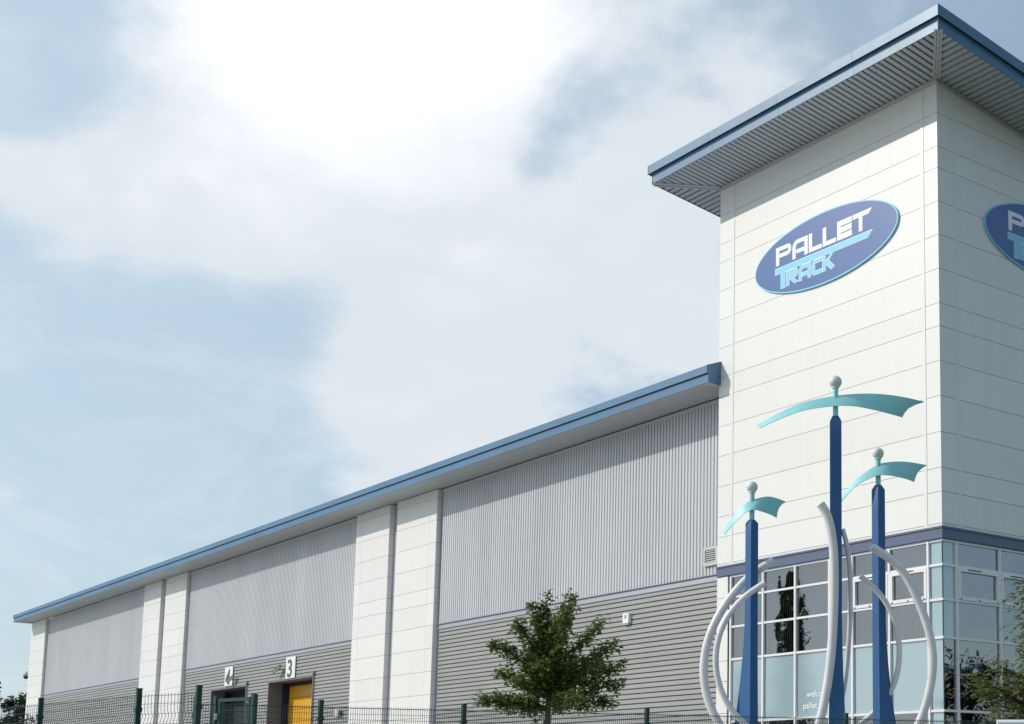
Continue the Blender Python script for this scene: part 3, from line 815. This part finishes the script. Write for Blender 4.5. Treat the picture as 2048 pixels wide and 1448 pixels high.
def logo(name, label, mapf):
    """mapf(u, z, depth) -> world point; depth measured outwards from the wall"""
    root = thing(name, label, 'sign', group='oval logo signs on the tower')
    A_, B_ = 2.985, 1.05; N = 96
    def ell(a, b, d0, d1, nm, mt, hole=None):
        m = MB(); P = [(a*math.cos(2*math.pi*i/N), .04 + b*math.sin(2*math.pi*i/N)) for i in range(N)]
        if hole:
            Q = [(hole[0]*math.cos(2*math.pi*i/N), .04 + hole[1]*math.sin(2*math.pi*i/N)) for i in range(N)]
            vs = [mapf(u, z, d1) for u, z in P] + [mapf(u, z, d1) for u, z in Q] + [mapf(u, z, d0) for u, z in P] + [mapf(u, z, d0) for u, z in Q]
            fs = []
            for i in range(N):
                j = (i+1) % N
                fs += [(i, j, N+j, N+i), (2*N+i, 2*N+j, j, i), (3*N+j, 3*N+i, N+i, N+j), (2*N+j, 2*N+i, 3*N+i, 3*N+j)]
            m.add(vs, fs)
        else:
            m.add([mapf(u, z, d0) for u, z in P] + [mapf(u, z, d1) for u, z in P],
                  [tuple(range(N)), tuple(range(2*N-1, N-1, -1))] + [(i, (i+1)%N, N+(i+1)%N, N+i) for i in range(N)])
        return m.build(nm, mt, root)
    ell(A_ - .033, B_ - .033, .012, .050, 'sign_board', M['navy'])
    ell(A_, B_, .012, .053, 'rim', M['cyan'], (A_ - .038, B_ - .038))
    def flat(polys, d, nm, mt):
        m = MB()
        for k, p in enumerate(polys):
            n = len(p)
            area = sum(p[i][0]*p[(i+1)%n][1] - p[(i+1)%n][0]*p[i][1] for i in range(n))
            p = p if area > 0 else p[::-1]
            dd = d + (k % 7) * .00012
            m.add([mapf(u, z, dd) for u, z in p], [tuple(range(n))])
        return m.build(nm, mt, root, fix=False)
    flat(WORD1, .0525, 'lettering', M['lett'])
    flat(grow(TBAR + RACK, .016), .0525, 'lettering_outline', M['lett'])
    flat(TBAR + RACK, .0545, 'lettering', M['cyan'])
    sm = MB()
    for u in (-.02,): 
        sm.add([mapf(u-.005, -.96, .0508), mapf(u+.005, -.96, .0508), mapf(u+.005, 1.04, .0508), mapf(u-.005, 1.04, .0508)], [(0,1,2,3)])
    sm.build('panel_seam', M['bluedark'], root, fix=False)
    sc_ = MB()
    for a in range(0, 360, 24):
        u, z = (A_-.2)*math.cos(R(a+9)), .04 + (B_-.12)*math.sin(R(a+9))
        p = [mapf(u + .018*math.cos(R(b)), z + .018*math.sin(R(b)), .0515) for b in range(0, 360, 45)]
        sc_.add(p, [tuple(range(8))])
    sc_.build('fixing_screw', M['bluedark'], root, fix=False)
logo('logo_sign', 'oval blue logo sign with white lettering on the sunlit tower face', lambda u, z, d: (-4.38 + u, -d, 16.45 + z))
logo('logo_sign', 'oval dark blue logo sign cut by the right picture edge on the shaded tower face', lambda u, z, d: (d, 4.72 + u, 16.36 + z))

# ------------------------------------------------------------------ things on the warehouse wall
def number_sign(ch, x0, x1, z0, z1, label):
    root = thing('number_sign', label, 'sign', ((x0+x1)/2, YW - .1, z0), 'dock number signs')
    def loc(m): return m
    wdt, hgt = x1 - x0, z1 - z0
    MB().box(-wdt/2, wdt/2, 0, .03, 0, hgt).build('sign_plate', M['plate'], root)
    text_mesh(ch, 'digit', 1.22 * hgt * .92, M['digit'], root, Matrix.Translation((-wdt*.36, -.006, hgt*.08)) @ FRONT, .028, .001, wdt / hgt * 1.1)
number_sign('4', -52.33, -51.20, 6.74, 7.74, 'white plate with grey number 4 above the dark open dock')
number_sign('3', -44.05, -42.93, 6.68, 7.71, 'white plate with grey number 3 above the yellow door')
def bullet_camera(x, z, label):
    root = thing('security_camera', label, 'security camera', (x, YW - .05, z), 'bullet cameras above the docks')
    MB().box(-.10, .10, -.03, .0, -.12, .12).build('wall_plate', M['camgrey'], root)
    MB().tube([(0, -.02, 0), (0, -.35, .02), (-.12, -.45, .06)], .035, 8).build('bracket', M['camgrey'], root, True)
    bd = MB().tube([(.12, -.42, .16), (-.72, -.62, -.18)], .095, 10)
    bd.build('camera_body', M['camgrey'], root, True)
    root.scale = (.75, .45, .75)
    sh = MB(); sh.add([(.18,-.33,.29),(.18,-.53,.29),(-.88,-.77,-.13),(-.88,-.57,-.13),(.18,-.33,.31),(.18,-.53,.31),(-.88,-.77,-.11),(-.88,-.57,-.11)],
                      [(0,3,2,1),(4,5,6,7),(0,1,5,4),(1,2,6,5),(2,3,7,6),(3,0,4,7)])
    sh.build('sun_shield', M['camgrey'], root)
    MB().tube([(.05,-.03,-.1), (.16,-.06,-.3), (.2,-.02,-.55)], .018, 6).build('cable', M['black'], root, True)
bullet_camera(-50.75, 7.02, 'grey bullet camera on a bracket in front of the number 4 sign')
bullet_camera(-44.5, 7.15, 'grey bullet camera on a bracket left of the number 3 sign')
def dome_camera(x, label):
    root = thing('dome_camera', label, 'security camera', (x, YP + .2, 9.72), 'dome cameras on the far warehouse corner')
    MB().tube([(-.2 if x > -94 else 1.4, 0, .28), (0, 0, .28), (0, 0, .08)], .04, 8).build('bracket', M['camgrey'], root, True)
    MB().tube([(0, 0, .12), (0, 0, -.05)], [.19, .22], 12).build('housing', M['camgrey'], root, True)
    MB().sphere((0, 0, -.05), .19, 14, 8).build('dome', M['black'], root, 'all')
dome_camera(-94.7, 'small dome camera on a long arm beyond the far warehouse corner')
dome_camera(-93.62, 'small dome camera close against the far warehouse corner')
ab = thing('alarm_box', 'white alarm box on the grey cladding above and right of the maple', 'alarm box', (-15.03, YW - .04, 7.06))
MB().prism([(-.16,-.16),(.16,-.16),(.17,-.05),(.17,.17),(-.17,.17),(-.17,-.05)], 'Y', -.11, 0).build('cover', M['plate'], ab)
MB().prism([(-.14,-.21),(.14,-.21),(.14,-.165),(-.14,-.165)], 'Y', -.09, -.01).build('strobe', M['spandrel'], ab)
MB().box(-.07, .07, -.113, -.1105, .0, .11).build('badge', M['recess'], ab)
jb = thing('wall_light', 'small beige bulkhead light on the cladding right of the yellow door', 'wall light', (-37.78, YW - .04, 4.80))
MB().prism([(-.2,-.13),(.2,-.13),(.2,.1),(.12,.16),(-.12,.16),(-.2,.1)], 'Y', -.14, 0).build('housing', M['beige'], jb)
MB().box(.205, .36, -.12, -.02, -.12, .1).build('lamp_cover', M['digit'], jb)

# ------------------------------------------------------------------ mast sculptures
LO = [(1.873,-7.026,6.158),(1.672,-7.284,5.968),(1.451,-7.563,5.656),(1.253,-7.817,5.221),(1.11,-8.009,4.778),(1.035,-8.124,4.318),(1.027,-8.163,3.86),(1.086,-8.126,3.405),(1.205,-8.022,3.002),(1.389,-7.844,2.602),(1.659,-7.57,2.223),(1.907,-7.32,2.005)]
LI = [(2.33,-7.626,5.597),(2.107,-7.829,5.42),(1.885,-8.032,5.143),(1.71,-8.181,4.816),(1.601,-8.256,4.419),(1.552,-8.264,4.023),(1.576,-8.189,3.578),(1.671,-8.033,3.183),(1.812,-7.825,2.888),(1.985,-7.581,2.642),(2.158,-7.337,2.475)]
RO = [(4.089,-6.362,6.243),(4.261,-6.13,6.068),(4.423,-5.909,5.854),(4.536,-5.745,5.53),(4.632,-5.597,5.127),(4.735,-5.444,4.637),(4.766,-5.371,4.197),(4.746,-5.355,3.885),(4.701,-5.369,3.545),(4.609,-5.435,3.117),(4.499,-5.522,2.768),(4.317,-5.69,2.362),(4.091,-5.907,2.043)]
RI = [(3.824,-6.435,5.689),(3.974,-6.198,5.477),(4.071,-6.02,5.244),(4.136,-5.879,4.981),(4.174,-5.768,4.689),(4.179,-5.694,4.297),(4.126,-5.687,3.866),(4.033,-5.724,3.553),(3.882,-5.827,3.251),(3.685,-5.981,2.987),(3.488,-6.136,2.812)]
TO = [(4.241,-7.851,6.884),(4.291,-7.769,6.753),(4.329,-7.701,6.554),(4.36,-7.641,6.182),(4.366,-7.609,5.706),(4.35,-7.602,5.156),(4.327,-7.602,4.731),(4.302,-7.605,4.355),(4.261,-7.626,3.819),(4.196,-7.675,3.296),(4.115,-7.742,2.812),(4.022,-7.821,2.441),(3.911,-7.922,2.163)]
TI = [(4.149,-7.2,6.494),(4.169,-7.128,6.285),(4.175,-7.069,6.017),(4.17,-7.026,5.71),(4.153,-6.994,5.21),(4.116,-6.986,4.585),(4.065,-6.993,4.049),(4.01,-7.005,3.601),(3.934,-7.041,3.173),(3.839,-7.098,2.793)]
BT = ([(2.792,-8.235,8.622),(3.221,-8.009,8.831),(3.625,-7.726,9.006),(4.047,-7.335,9.115),(4.405,-6.93,9.167),(4.681,-6.532,9.167),(4.875,-6.141,9.136),(4.988,-5.754,9.101)],
      [(2.919,-8.243,8.547),(3.319,-8.05,8.69),(3.7,-7.791,8.822),(4.121,-7.402,8.892),(4.372,-7.118,8.892),(4.583,-6.794,8.839),(4.711,-6.476,8.788),(4.758,-6.164,8.761)])
BL = ([(1.188,-7.785,6.745),(1.415,-7.787,6.968),(1.614,-7.734,7.167),(1.795,-7.616,7.325),(1.944,-7.447,7.406),(2.01,-7.287,7.445),(2.033,-7.088,7.434),(2.024,-6.839,7.4)],
      [(1.278,-7.833,6.686),(1.527,-7.811,6.865),(1.726,-7.759,7.012),(1.88,-7.671,7.119),(1.957,-7.584,7.136),(2.0,-7.449,7.113),(2.022,-7.251,7.075),(1.979,-7.041,7.04)])
BR = ([(3.095,-6.384,7.243),(3.32,-6.388,7.426),(3.567,-6.281,7.686),(3.881,-6.013,7.965),(4.044,-5.829,8.031),(4.178,-5.592,8.058),(4.272,-5.313,8.057),(4.31,-5.012,8.053)],
      [(3.186,-6.432,7.172),(3.415,-6.432,7.338),(3.662,-6.326,7.564),(3.952,-6.084,7.729),(4.093,-5.925,7.742),(4.182,-5.738,7.724),(4.231,-5.51,7.699),(4.202,-5.284,7.683)])
def mast_sculpture(label, cx, cy, rot, half, flare, zfl, zsh, ztop, zball, rball, blade, tubes):
    """flare: (dx-, dx+, dy-, dy+) coefficients of the quadratic foot flare"""
    root = thing('mast_sculpture', label, 'sculpture', (cx, cy, 0), 'blue mast sculptures in front of the tower')
    inv = Vector((-cx, -cy, 0))
    m = MB(); zs = [0.0] + [i * .25 for i in range(1, int(zsh / .25))] + [zsh, ztop]
    ca, sa = math.cos(rot), math.sin(rot)
    rings = []
    for z in zs:
        t = max(0.0, zfl - z); e = t ** 1.8
        hx0, hx1, hy0, hy1 = (half + c * e for c in flare)
        if z == ztop: hx0 = hx1 = hy0 = hy1 = half * .52
        pts = [(-hx0, -hy0), (hx1, -hy0), (hx1, hy1), (-hx0, hy1)]
        rings.append([(x*ca - y*sa, x*sa + y*ca, z) for x, y in pts])
    vs = [p for r in rings for p in r]; fs = [(3, 2, 1, 0)]
    for i in range(len(rings) - 1):
        for k in range(4):
            fs.append((4*i+k, 4*i+(k+1)%4, 4*i+4+(k+1)%4, 4*i+4+k))
    L = 4*(len(rings)-1); fs.append((L, L+1, L+2, L+3)); m.add(vs, fs)
    mo = m.build('mast', M['mast'], root, True)
    bv = mo.modifiers.new('edge', 'BEVEL'); bv.width = .006; bv.segments = 2; bv.limit_method = 'ANGLE'
    MB().tube([(0, 0, ztop - .03), (0, 0, zball - rball * .8)], .052, 14).build('neck', M['turq'], root, True)
    MB().tube([(0, 0, zball - rball - .005), (0, 0, zball - rball + .04)], .07, 14).build('collar', M['ball'], root, True)
    MB().sphere((0, 0, zball), rball).build('ball', M['ball'], root, 'all')
    # curved sail of bent plate
    T = spline(blade[0], 4); B = spline(blade[1], 4); n = len(T); K = 5
    b = MB(); g = []
    for i in range(n):
        row = []
        for k in range(K):
            t = k / (K-1); p = T[i].lerp(B[i], t)
            if i >= n - 6:      # hollow outer end
                e = (i - (n - 6)) / 5.0
                q = T[i-3].lerp(B[i-3], t)
                p = p.lerp(q, .45 * e * math.sin(math.pi * t))
            row.append(p + inv)
        g.append(row)
    def nrm_at(i, k):
        du = g[min(i+1,n-1)][k] - g[max(i-1,0)][k]; dv = g[i][min(k+1,K-1)] - g[i][max(k-1,0)]
        return du.cross(dv).normalized()
    fr = [g[i][k] for i in range(n) for k in range(K)]
    bk = [g[i][k] - nrm_at(i, k) * .012 for i in range(n) for k in range(K)]
    N = n * K; fs = []
    for i in range(n-1):
        for k in range(K-1):
            a = i*K + k
            fs += [(a, a+1, a+K+1, a+K), (N+a+K, N+a+K+1, N+a+1, N+a)]
    for i in range(n-1):
        for k in (0, K-1):
            a = i*K + k; fs.append((a, a+K, N+a+K, N+a))
    for k in range(K-1):
        for i in (0, n-1):
            a = i*K + k; fs.append((a, a+1, N+a+1, N+a))
    b.add(fr + bk, fs)
    b.build('sail_plate', M['turq'], root, True)
    for pts, r in tubes:
        sp = [p + inv for p in spline(pts, 5)]
        for _ in range(14):
            sp = [sp[0]] + [(sp[i-1] + sp[i]*2 + sp[i+1]) / 4 for i in range(1, len(sp)-1)] + [sp[-1]]
        MB().tube(sp, r, 18).build('curved_tube', M['tube'], root, True)
        for f in (.42, .70):
            i = int(len(sp) * f); d = (sp[i+1] - sp[i-1]).normalized()
            MB().tube([sp[i] - d*.007, sp[i] - d*.003, sp[i] + d*.003, sp[i] + d*.007], [r, r + .003, r + .003, r], 18, False).build('weld_seam', M['tube'], root, True)
    return root
mast_sculpture('tallest blue mast with long turquoise sail and a ball on top', 4.064, -7.296, .8464, .113, (.008, .016, .01, .01), 4.9, 8.60, 8.72, 9.411, .125, BT, [(TO, .085), (TI, .047)])
mast_sculpture('shortest blue mast with curved tubes bulging left in front of the louvre', 1.826, -7.562, 0, .094, (.066, 0, 0, .004), 5.2, 6.88, 6.955, 7.636, .118, BL, [(LO, .085), (LI, .062)])
mast_sculpture('middle height blue mast with curved tubes bulging right near the tower corner', 3.891, -5.983, 0, .096, (0, .004, 0, .062), 4.95, 7.47, 7.57, 8.218, .118, BR, [(RO, .083), (RI, .056)])

# ------------------------------------------------------------------ fences
def fence(label, posts, ztop, pitch, hp, sag=None, mesh_top=None):
    root = thing('mesh_fence', label, 'fence', (posts[0][0], posts[0][1], 0), 'green welded mesh fences')
    off = Vector((-posts[0][0], -posts[0][1], 0))
    for x, y, z in posts:
        p = Vector((x, y, 0)) + off
        m = MB().box(p.x - .024, p.x + .024, p.y - .024, p.y + .024, 0, z + .05)
        m.box(p.x - .027, p.x + .027, p.y - .027, p.y + .027, z + .05, z + .062)
        po = m.build('post', M['green'], root)
        for zz in (.4, 1.0, 1.6, z - .15):
            MB().box(p.x - .032, p.x + .032, p.y - .032, p.y + .032, zz - .02, zz + .02).build('clamp', M['green'], po)
    for (x0, y0, z0), (x1, y1, z1) in zip(posts[:-1], posts[1:]):
        a, b = Vector((x0, y0, 0)) + off, Vector((x1, y1, 0)) + off
        L = (b - a).length; t = (b - a) / L; nn = Vector((-t.y, t.x, 0))
        m = MB(); n = int(L / pitch)
        def bar(p, q, r):
            d = (q - p).normalized(); u_ = d.orthogonal().normalized(); v_ = d.cross(u_)
            m.add([p + u_*r, p + v_*r, p - u_*r, p - v_*r, q + u_*r, q + v_*r, q - u_*r, q - v_*r], [(0,1,5,4),(1,2,6,5),(2,3,7,6),(3,0,4,7)])
        folds = (.55, 1.25, 1.95)
        for i in range(1, n):
            p = a + t * (L * i / n); zt_ = z0 + (z1 - z0) * i / n
            # pressed V folds stiffen the panel
            prof = [(0.05, 0)]
            for fz in folds + (zt_ - .22,):
                prof += [(fz - .06, 0), (fz, .02), (fz + .06, 0)]
            prof.append((zt_, 0))
            prev = None
            for z, d in prof:
                q = p + nn * d + Vector((0, 0, z))
                if prev is not None: bar(prev, q, .0026)
                prev = q
        z = .1
        while z < max(z0, z1) - .02:
            f = min(z / max(z0, z1), 1)
            bar(a + Vector((0,0,z)) - nn*.004, b + Vector((0,0,z + (z1 - z0) * f)) - nn*.004, .003); z += hp
        bar(a + Vector((0,0,z0-.02)), b + Vector((0,0,z1-.02)), .0035)
        m.build('mesh_panel', M['wire'], root, fix=False)
fence('dark green mesh fence running past the maple and the masts', [(7.843, -20.234, 2.5), (8.163, -18.97, 2.5), (8.56, -17.395, 2.5), (9.223, -15.225, 2.5), (9.95, -12.50, 2.5), (10.75, -9.9, 2.5), (11.5, -7.4, 2.5)], 2.5, .025, .066)
fence('dark green mesh fence in front of the far left bays', [(3.3, -21.95, 2.5), (6.495, -21.455, 2.5), (8.884, -21.132, 2.5), (9.753, -20.84, 2.5)], 2.5, .05, .10)
# gate behind the fence
P0 = Vector((23.995, -25.515, 0))
ga = P0 + (Vector((9.167, -20.449, 0)) - P0) * 1.667; gb = P0 + (Vector((9.714, -20.312, 0)) - P0) * 1.667
gt = thing('mesh_gate', 'dark green framed mesh gate in front of the dark open dock', 'gate', (ga.x, ga.y, 0))
GL = (gb - ga).length; gt.rotation_euler = (0, 0, math.atan2(gb.y - ga.y, gb.x - ga.x))
for xx in (-.06, GL + .06):
    MB().box(xx - .04, xx + .04, -.04, .04, 0, 3.10).build('gate_post', M['green'], gt)
fm = MB().box(.03, .08, -.025, .025, .15, 3.05).box(GL-.08, GL-.03, -.025, .025, .15, 3.05).box(.08, GL-.08, -.025, .025, 3.0, 3.05).box(.08, GL-.08, -.025, .025, .15, .22)
fm.build('gate_frame', M['green'], gt)
wm = MB()
for i in range(1, 16): wm.box(.08 + (GL-.16)*i/16 - .003, .08 + (GL-.16)*i/16 + .003, -.003, .003, .2, 2.96)
for i in range(1, 24): wm.box(.08, GL-.08, -.006, .0, .2 + i*.115, .207 + i*.115)
wm.build('mesh_panel', M['wire'], gt)
for zz in (.6, 1.8, 2.75):
    MB().box(-.02, .05, -.06, .03, zz - .05, zz + .05).build('hinge', M['camgrey'], gt)

# board with white rim at the lower right
nb_ = thing('notice_board', 'white rimmed board just showing at the lower right edge', 'notice board', (13.25, -12.05, 0))
nb_.rotation_euler = (0, 0, math.atan2(.27, .24))
MB().tube([(-.78, 0, 2.33), (.9, 0, 2.33)], .045, 12).tube([(-.78, 0, 1.2), (.9, 0, 1.2)], .045, 12).build('rim', M['plate'], nb_, True)
MB().box(-.78, .9, -.012, .012, 1.24, 2.29).build('board', M['recess'], nb_)
for xx in (-.74, .86): MB().tube([(xx, 0, 0), (xx, 0, 2.33)], .045, 12).build('post', M['plate'], nb_, True)

# ------------------------------------------------------------------ trees
def leaf_cloud(mb, c, rad, n, size, rnd, droop=.3):
    for _ in range(n):
        while True:
            d = Vector((rnd.uniform(-1,1), rnd.uniform(-1,1), rnd.uniform(-1,1)))
            if d.length <= 1: break
        p = Vector(c) + d * rad
        leaf(mb, p, size * rnd.uniform(.65, 1.25), rnd)
def leaf(mb, p, s, rnd):
    a = rnd.uniform(0, 2*math.pi)
    t = Vector((math.cos(a), math.sin(a), rnd.uniform(-.9, .35))).normalized()
    nn = Vector((rnd.gauss(0,.55), rnd.gauss(0,.55), 1)).normalized()
    b = nn.cross(t).normalized(); nn = t.cross(b)
    f = s * rnd.uniform(.05, .2)
    # lobed blade folded along the midrib
    mb.add([p, p + t*s*.35 + b*s*.48 + nn*f, p + t*s*.62 + b*s*.22 + nn*f*.5, p + t*s*1.05, p + t*s*.62 - b*s*.22 + nn*f*.5, p + t*s*.35 - b*s*.48 + nn*f],
           [(0, 1, 2, 3), (0, 3, 4, 5)])
def slim_leaf(mb, p, t, s, rnd):
    nn = Vector((rnd.gauss(0,.5), rnd.gauss(0,.5), 1)).normalized()
    b = nn.cross(t)
    if b.length < 1e-3: return
    b.normalize(); nn = t.cross(b)
    mb.add([p, p + t*s*.4 + b*s*.2 + nn*s*.06, p + t*s, p + t*s*.4 - b*s*.2 + nn*s*.06], [(0, 1, 2), (0, 2, 3)])
RX = Vector((math.cos(.8464), math.sin(.8464), 0)); FY = Vector((-math.sin(.8464), math.cos(.8464), 0))
def maple():
    rnd = random.Random(11)
    base = Vector((-5.65, -7.71, 0))
    root = thing('maple_tree', 'young bushy maple with open spreading branches behind the fence', 'tree', base)
    tr = MB(); lf = MB()
    tr.tube(spline([(0,0,0), (.03,.01,1.5), (-.02,0,2.9), (0.0,0,3.6), (.05,0,4.3), (.12,.02,5.2)], 4), [.085]*5 + [.08]*5 + [.07]*4 + [.05]*4 + [.03]*3, 10)
    tips = [(-1.35,1.95),(-1.68,.45),(-.75,2.42),(-.40,2.80),(-.12,3.0),(.48,3.05),(1.1,2.48),(1.6,1.89),(1.76,1.35),(1.76,.95),(1.5,.55),(-1.17,1.23),(-.33,2.55),(.62,2.72),(.8,.5),(-.85,.42),(.25,2.4),(-.1,1.2),(.5,1.5),(-1.3,.62),(1.2,1.5)]
    for i in range(7): tips.append((rnd.uniform(-.8, .9), rnd.uniform(.6, 2.0)))
    for i, (u, z) in enumerate(tips):
        dep = 0 if i in (4, 5) else rnd.uniform(-1.25, 1.25) * (1 - min(1, abs(u)/2.2)) + rnd.uniform(-.4, .4)
        tip = RX*u + FY*dep + Vector((0, 0, 3.05 + max(z, .56)))
        z0 = 3.22 + max(.0, min(z * .45, 1.3)) + rnd.uniform(-.05, .1)
        st = Vector((0, 0, z0))
        mid = st.lerp(tip, .5) + Vector((0, 0, -.03 if z < 1.4 else .02)) + RX * u * .08
        pts = spline([st, st.lerp(mid, .5), mid, mid.lerp(tip, .5) + Vector((0,0,.03)), tip], 3)
        nr = len(pts)
        tr.tube(pts, [.032 * (1 - .8*k/(nr-1)) for k in range(nr)], 6, False)
        Ln = (tip - st).length
        steps = max(6, int(Ln / .085))
        for k in range(steps + 1):
            t = .20 + .80 * k / steps
            q = pts[min(int(t * (nr-1)), nr-1)]
            rr = .215 + .045 * math.sin(k * 1.3 + i) - .05 * t
            leaf_cloud(lf, q + Vector((rnd.gauss(0,.05), rnd.gauss(0,.05), rnd.gauss(0,.05))), rr, 31, .100, rnd)
    # a few leaves low on the stem
    for k in range(8): leaf_cloud(lf, RX*rnd.uniform(-.35,-.05) + Vector((0,0,rnd.uniform(2.75,3.2))), .12, 12, .085, rnd)
    tr.build('trunk', M['bark'], root, True); lf.build('crown', M['leaf_maple'], root, fix=False)
maple()
def ash(base, label, seed, scale, tips, mt, leafs):
    rnd = random.Random(seed)
    root = thing('ash_tree', label, 'tree', base)
    tr = MB(); lf = MB()
    tr.tube(spline([(0,0,0), (.03,.02,1.2), (-.02,.0,2.4), (.05,.02,3.8), (.0,.05,5.2)], 4), [.12]*5 + [.10]*4 + [.075]*4 + [.035]*4, 10)
    for (u, dep, z) in tips:
        tip = RX*u + FY*dep + Vector((0, 0, z))
        st = Vector((0, 0, max(1.6, z - .25 - .55*abs(u) - .2*abs(dep))))
        mid = st.lerp(tip, .5) + Vector((0, 0, .12))
        pts = spline([st, mid, tip], 5); nr = len(pts)
        tr.tube(pts, [.03 * (1 - .8*k/(nr-1)) for k in range(nr)], 6, False)
        steps = max(5, int((tip - st).length / .10))
        for k in range(steps):
            t = .15 + .85 * k / (steps-1)
            q = pts[min(int(t*(nr-1)), nr-1)]
            for _ in range(9):
                # compound leaf: leaflets in pairs along a drooping stalk
                a = rnd.uniform(0, 2*math.pi)
                dr = Vector((math.cos(a), math.sin(a), rnd.uniform(-.5, .55))).normalized()
                p = q + Vector((rnd.gauss(0,.10), rnd.gauss(0,.10), rnd.gauss(0,.09)))
                Lk = rnd.uniform(.16, .28)
                for s in range(4):
                    pos = p + dr * Lk * (s+1)/4 + Vector((0,0,-.10*((s+1)/4)**2))
                    side = dr.cross(Vector((0,0,1))).normalized()
                    for sg in (-1, 1):
                        slim_leaf(lf, pos, (dr*.6 + side*sg + Vector((0,0,rnd.uniform(-.5,.1)))).normalized(), leafs*rnd.uniform(.8,1.2), rnd)
                slim_leaf(lf, p + dr*Lk + Vector((0,0,-.1)), (dr + Vector((0,0,-.4))).normalized(), leafs*1.1, rnd)
    tr.build('trunk', M['bark'], root, True); lf.build('crown', mt, root, fix=False)
rt = random.Random(3)
tips = [(-1.32, .0, 3.25), (-.95, .2, 3.45), (-1.0, -.3, 2.7), (-.80, .1, 2.35), (-.6, -.2, 4.0), (-.52, .1, 4.45), (-.42, .0, 4.75), (-.25, .2, 5.0), (-.55, -.1, 3.2), (-.7,.3,2.9), (-.4,-.3,3.6), (-.3,.3,4.3)]
for i in range(26):
    a = rt.uniform(-.6*math.pi, .6*math.pi); r = rt.uniform(.3, 1.3)
    tips.append((r*math.cos(a), r*math.sin(a), rt.uniform(2.2, 4.9 if r*math.cos(a) < .4 else 5.6)))
ash((10.07, -8.06, 0), 'leafy light green tree cut by the right picture edge beside the tower', 21, 1, tips, M['leaf_ash'], .095)

def bush_tree(name, label, base, h, rad, z0, n, size, mt, seed, cat='tree', clumps=14, group=None):
    rnd = random.Random(seed); root = thing(name, label, cat, base, group)
    tr = MB(); lf = MB()
    tr.tube([(0,0,0), (.03*rad,0,h*.45), (0,.03*rad,h*.9)], [.05*rad+.03, .035*rad+.02, .01], 8)
    for i in range(clumps):
        zz = rnd.uniform(z0, h*.95); f = math.sin(math.pi * min(1, max(.1, (zz - z0*.5) / (h - z0*.5)))) ** .6
        a = rnd.uniform(0, 2*math.pi); r = rad * f * rnd.uniform(.3, .85)
        c = Vector((r*math.cos(a), r*math.sin(a), zz))
        tr.tube([(0, 0, zz*.75), tuple(c)], [.02*rad+.01, .008], 5, False)
        leaf_cloud(lf, c, rad * rnd.uniform(.22, .42), n // clumps, size, rnd)
    tr.build('trunk', M['bark'], root, True); lf.build('crown', mt, root, fix=False)
bush_tree('broadleaf_tree', 'dark leafy tree cut by the left picture edge beyond the fence', (-61.3, -8.7, 0), 7.5, 1.7, 1.6, 5200, .17, M['leaf_dark'], 4, clumps=34)
bush_tree('broadleaf_tree', 'bluish green distant tree beside the far warehouse corner', (-132.6, 8.6, 0), 10.9, 2.1, 1.8, 5200, .26, M['leaf_far'], 9, clumps=36)
bush_tree('broadleaf_tree', 'rounded distant tree filling the gap behind the left fence', (-136.0, 3.6, 0), 9.4, 2.6, 1.0, 5200, .28, M['leaf_far'], 19, clumps=36)
bush_tree('shrub', 'small twiggy shrub at the foot of the far white corner pilaster', (-42.6, -10.2, 0), 4.7, .9, 1.5, 1500, .13, M['leaf_dark'], 14, 'shrub', clumps=16)
bush_tree('shrub', 'small shrub right of the first green post at the left edge', (-41.4, -9.1, 0), 4.4, .8, 1.2, 1200, .12, M['leaf_dark'], 24, 'shrub', clumps=14)

# the other side of the road, seen mirrored in the tower glass
def conifer(label, base, h, rad, seed):
    rnd = random.Random(seed); root = thing('conifer', label, 'tree', base, 'conifers reflected in the tower glass')
    tr = MB().tube([(0,0,0), (0,0,h*.5), (.1,0,h)], [.2, .12, .02], 8); lf = MB()
    z = h * .1
    while z < h * .99:
        f = 1 - z / h; r = rad * (f ** .75) * rnd.uniform(.75, 1.1)
        for k in range(10):
            a = rnd.uniform(0, 2*math.pi); c = Vector((math.cos(a)*r*.6, math.sin(a)*r*.6, z - .15*r))
            leaf_cloud(lf, c, .35*r + .12, 18, .26, rnd)
        z += .34
    tr.build('trunk', M['bark'], root, True); lf.build('crown', M['needle'], root, fix=False)
conifer('tall dark conifer mirrored in the second glazed column', (-35.0, -25.0, 0), 13.2, 2.0, 31)
conifer('shorter dark conifer mirrored low in the first glazed columns', (-41.0, -26.5, 0), 8.6, 2.2, 32)
op = thing('opposite_warehouse', 'pale corrugated building mirrored in the shaded tower glass', 'building', (52, 48, 0))
m = MB().box(-8, 8, -25, 30, 0, 9.6); m.build('wall', M['core'], op)
pr = []
x = -25.0
m = MB(); k = 0; vs = []
while x < 30:
    vs += [(-8.06, x, 0), (-8.06, x, 9.6), (-8.06, x+.42, 0), (-8.06, x+.42, 9.6), (-8.01, x+.5, 0), (-8.01, x+.5, 9.6), (-8.01, x+.66, 0), (-8.01, x+.66, 9.6)]; x += .75
m.add(vs, [(2*i, 2*i+1, 2*i+3, 2*i+2) for i in range(len(vs)//2 - 1)])
m.build('cladding', M['silver'], op, fix=False)
MB().box(-8.3, 8.3, -25.3, 30.3, 9.6, 10.0).build('roof', M['blue'], op)
bush_tree('broadleaf_tree', 'dark broad tree mirrored in the shaded corner glass', (14.5, 17.0, 0), 7.2, 2.6, 1.4, 6000, .17, M['leaf_dark'], 41, clumps=40)

scene.render.engine = 'CYCLES'
scene.render.resolution_x = 1024; scene.render.resolution_y = 724
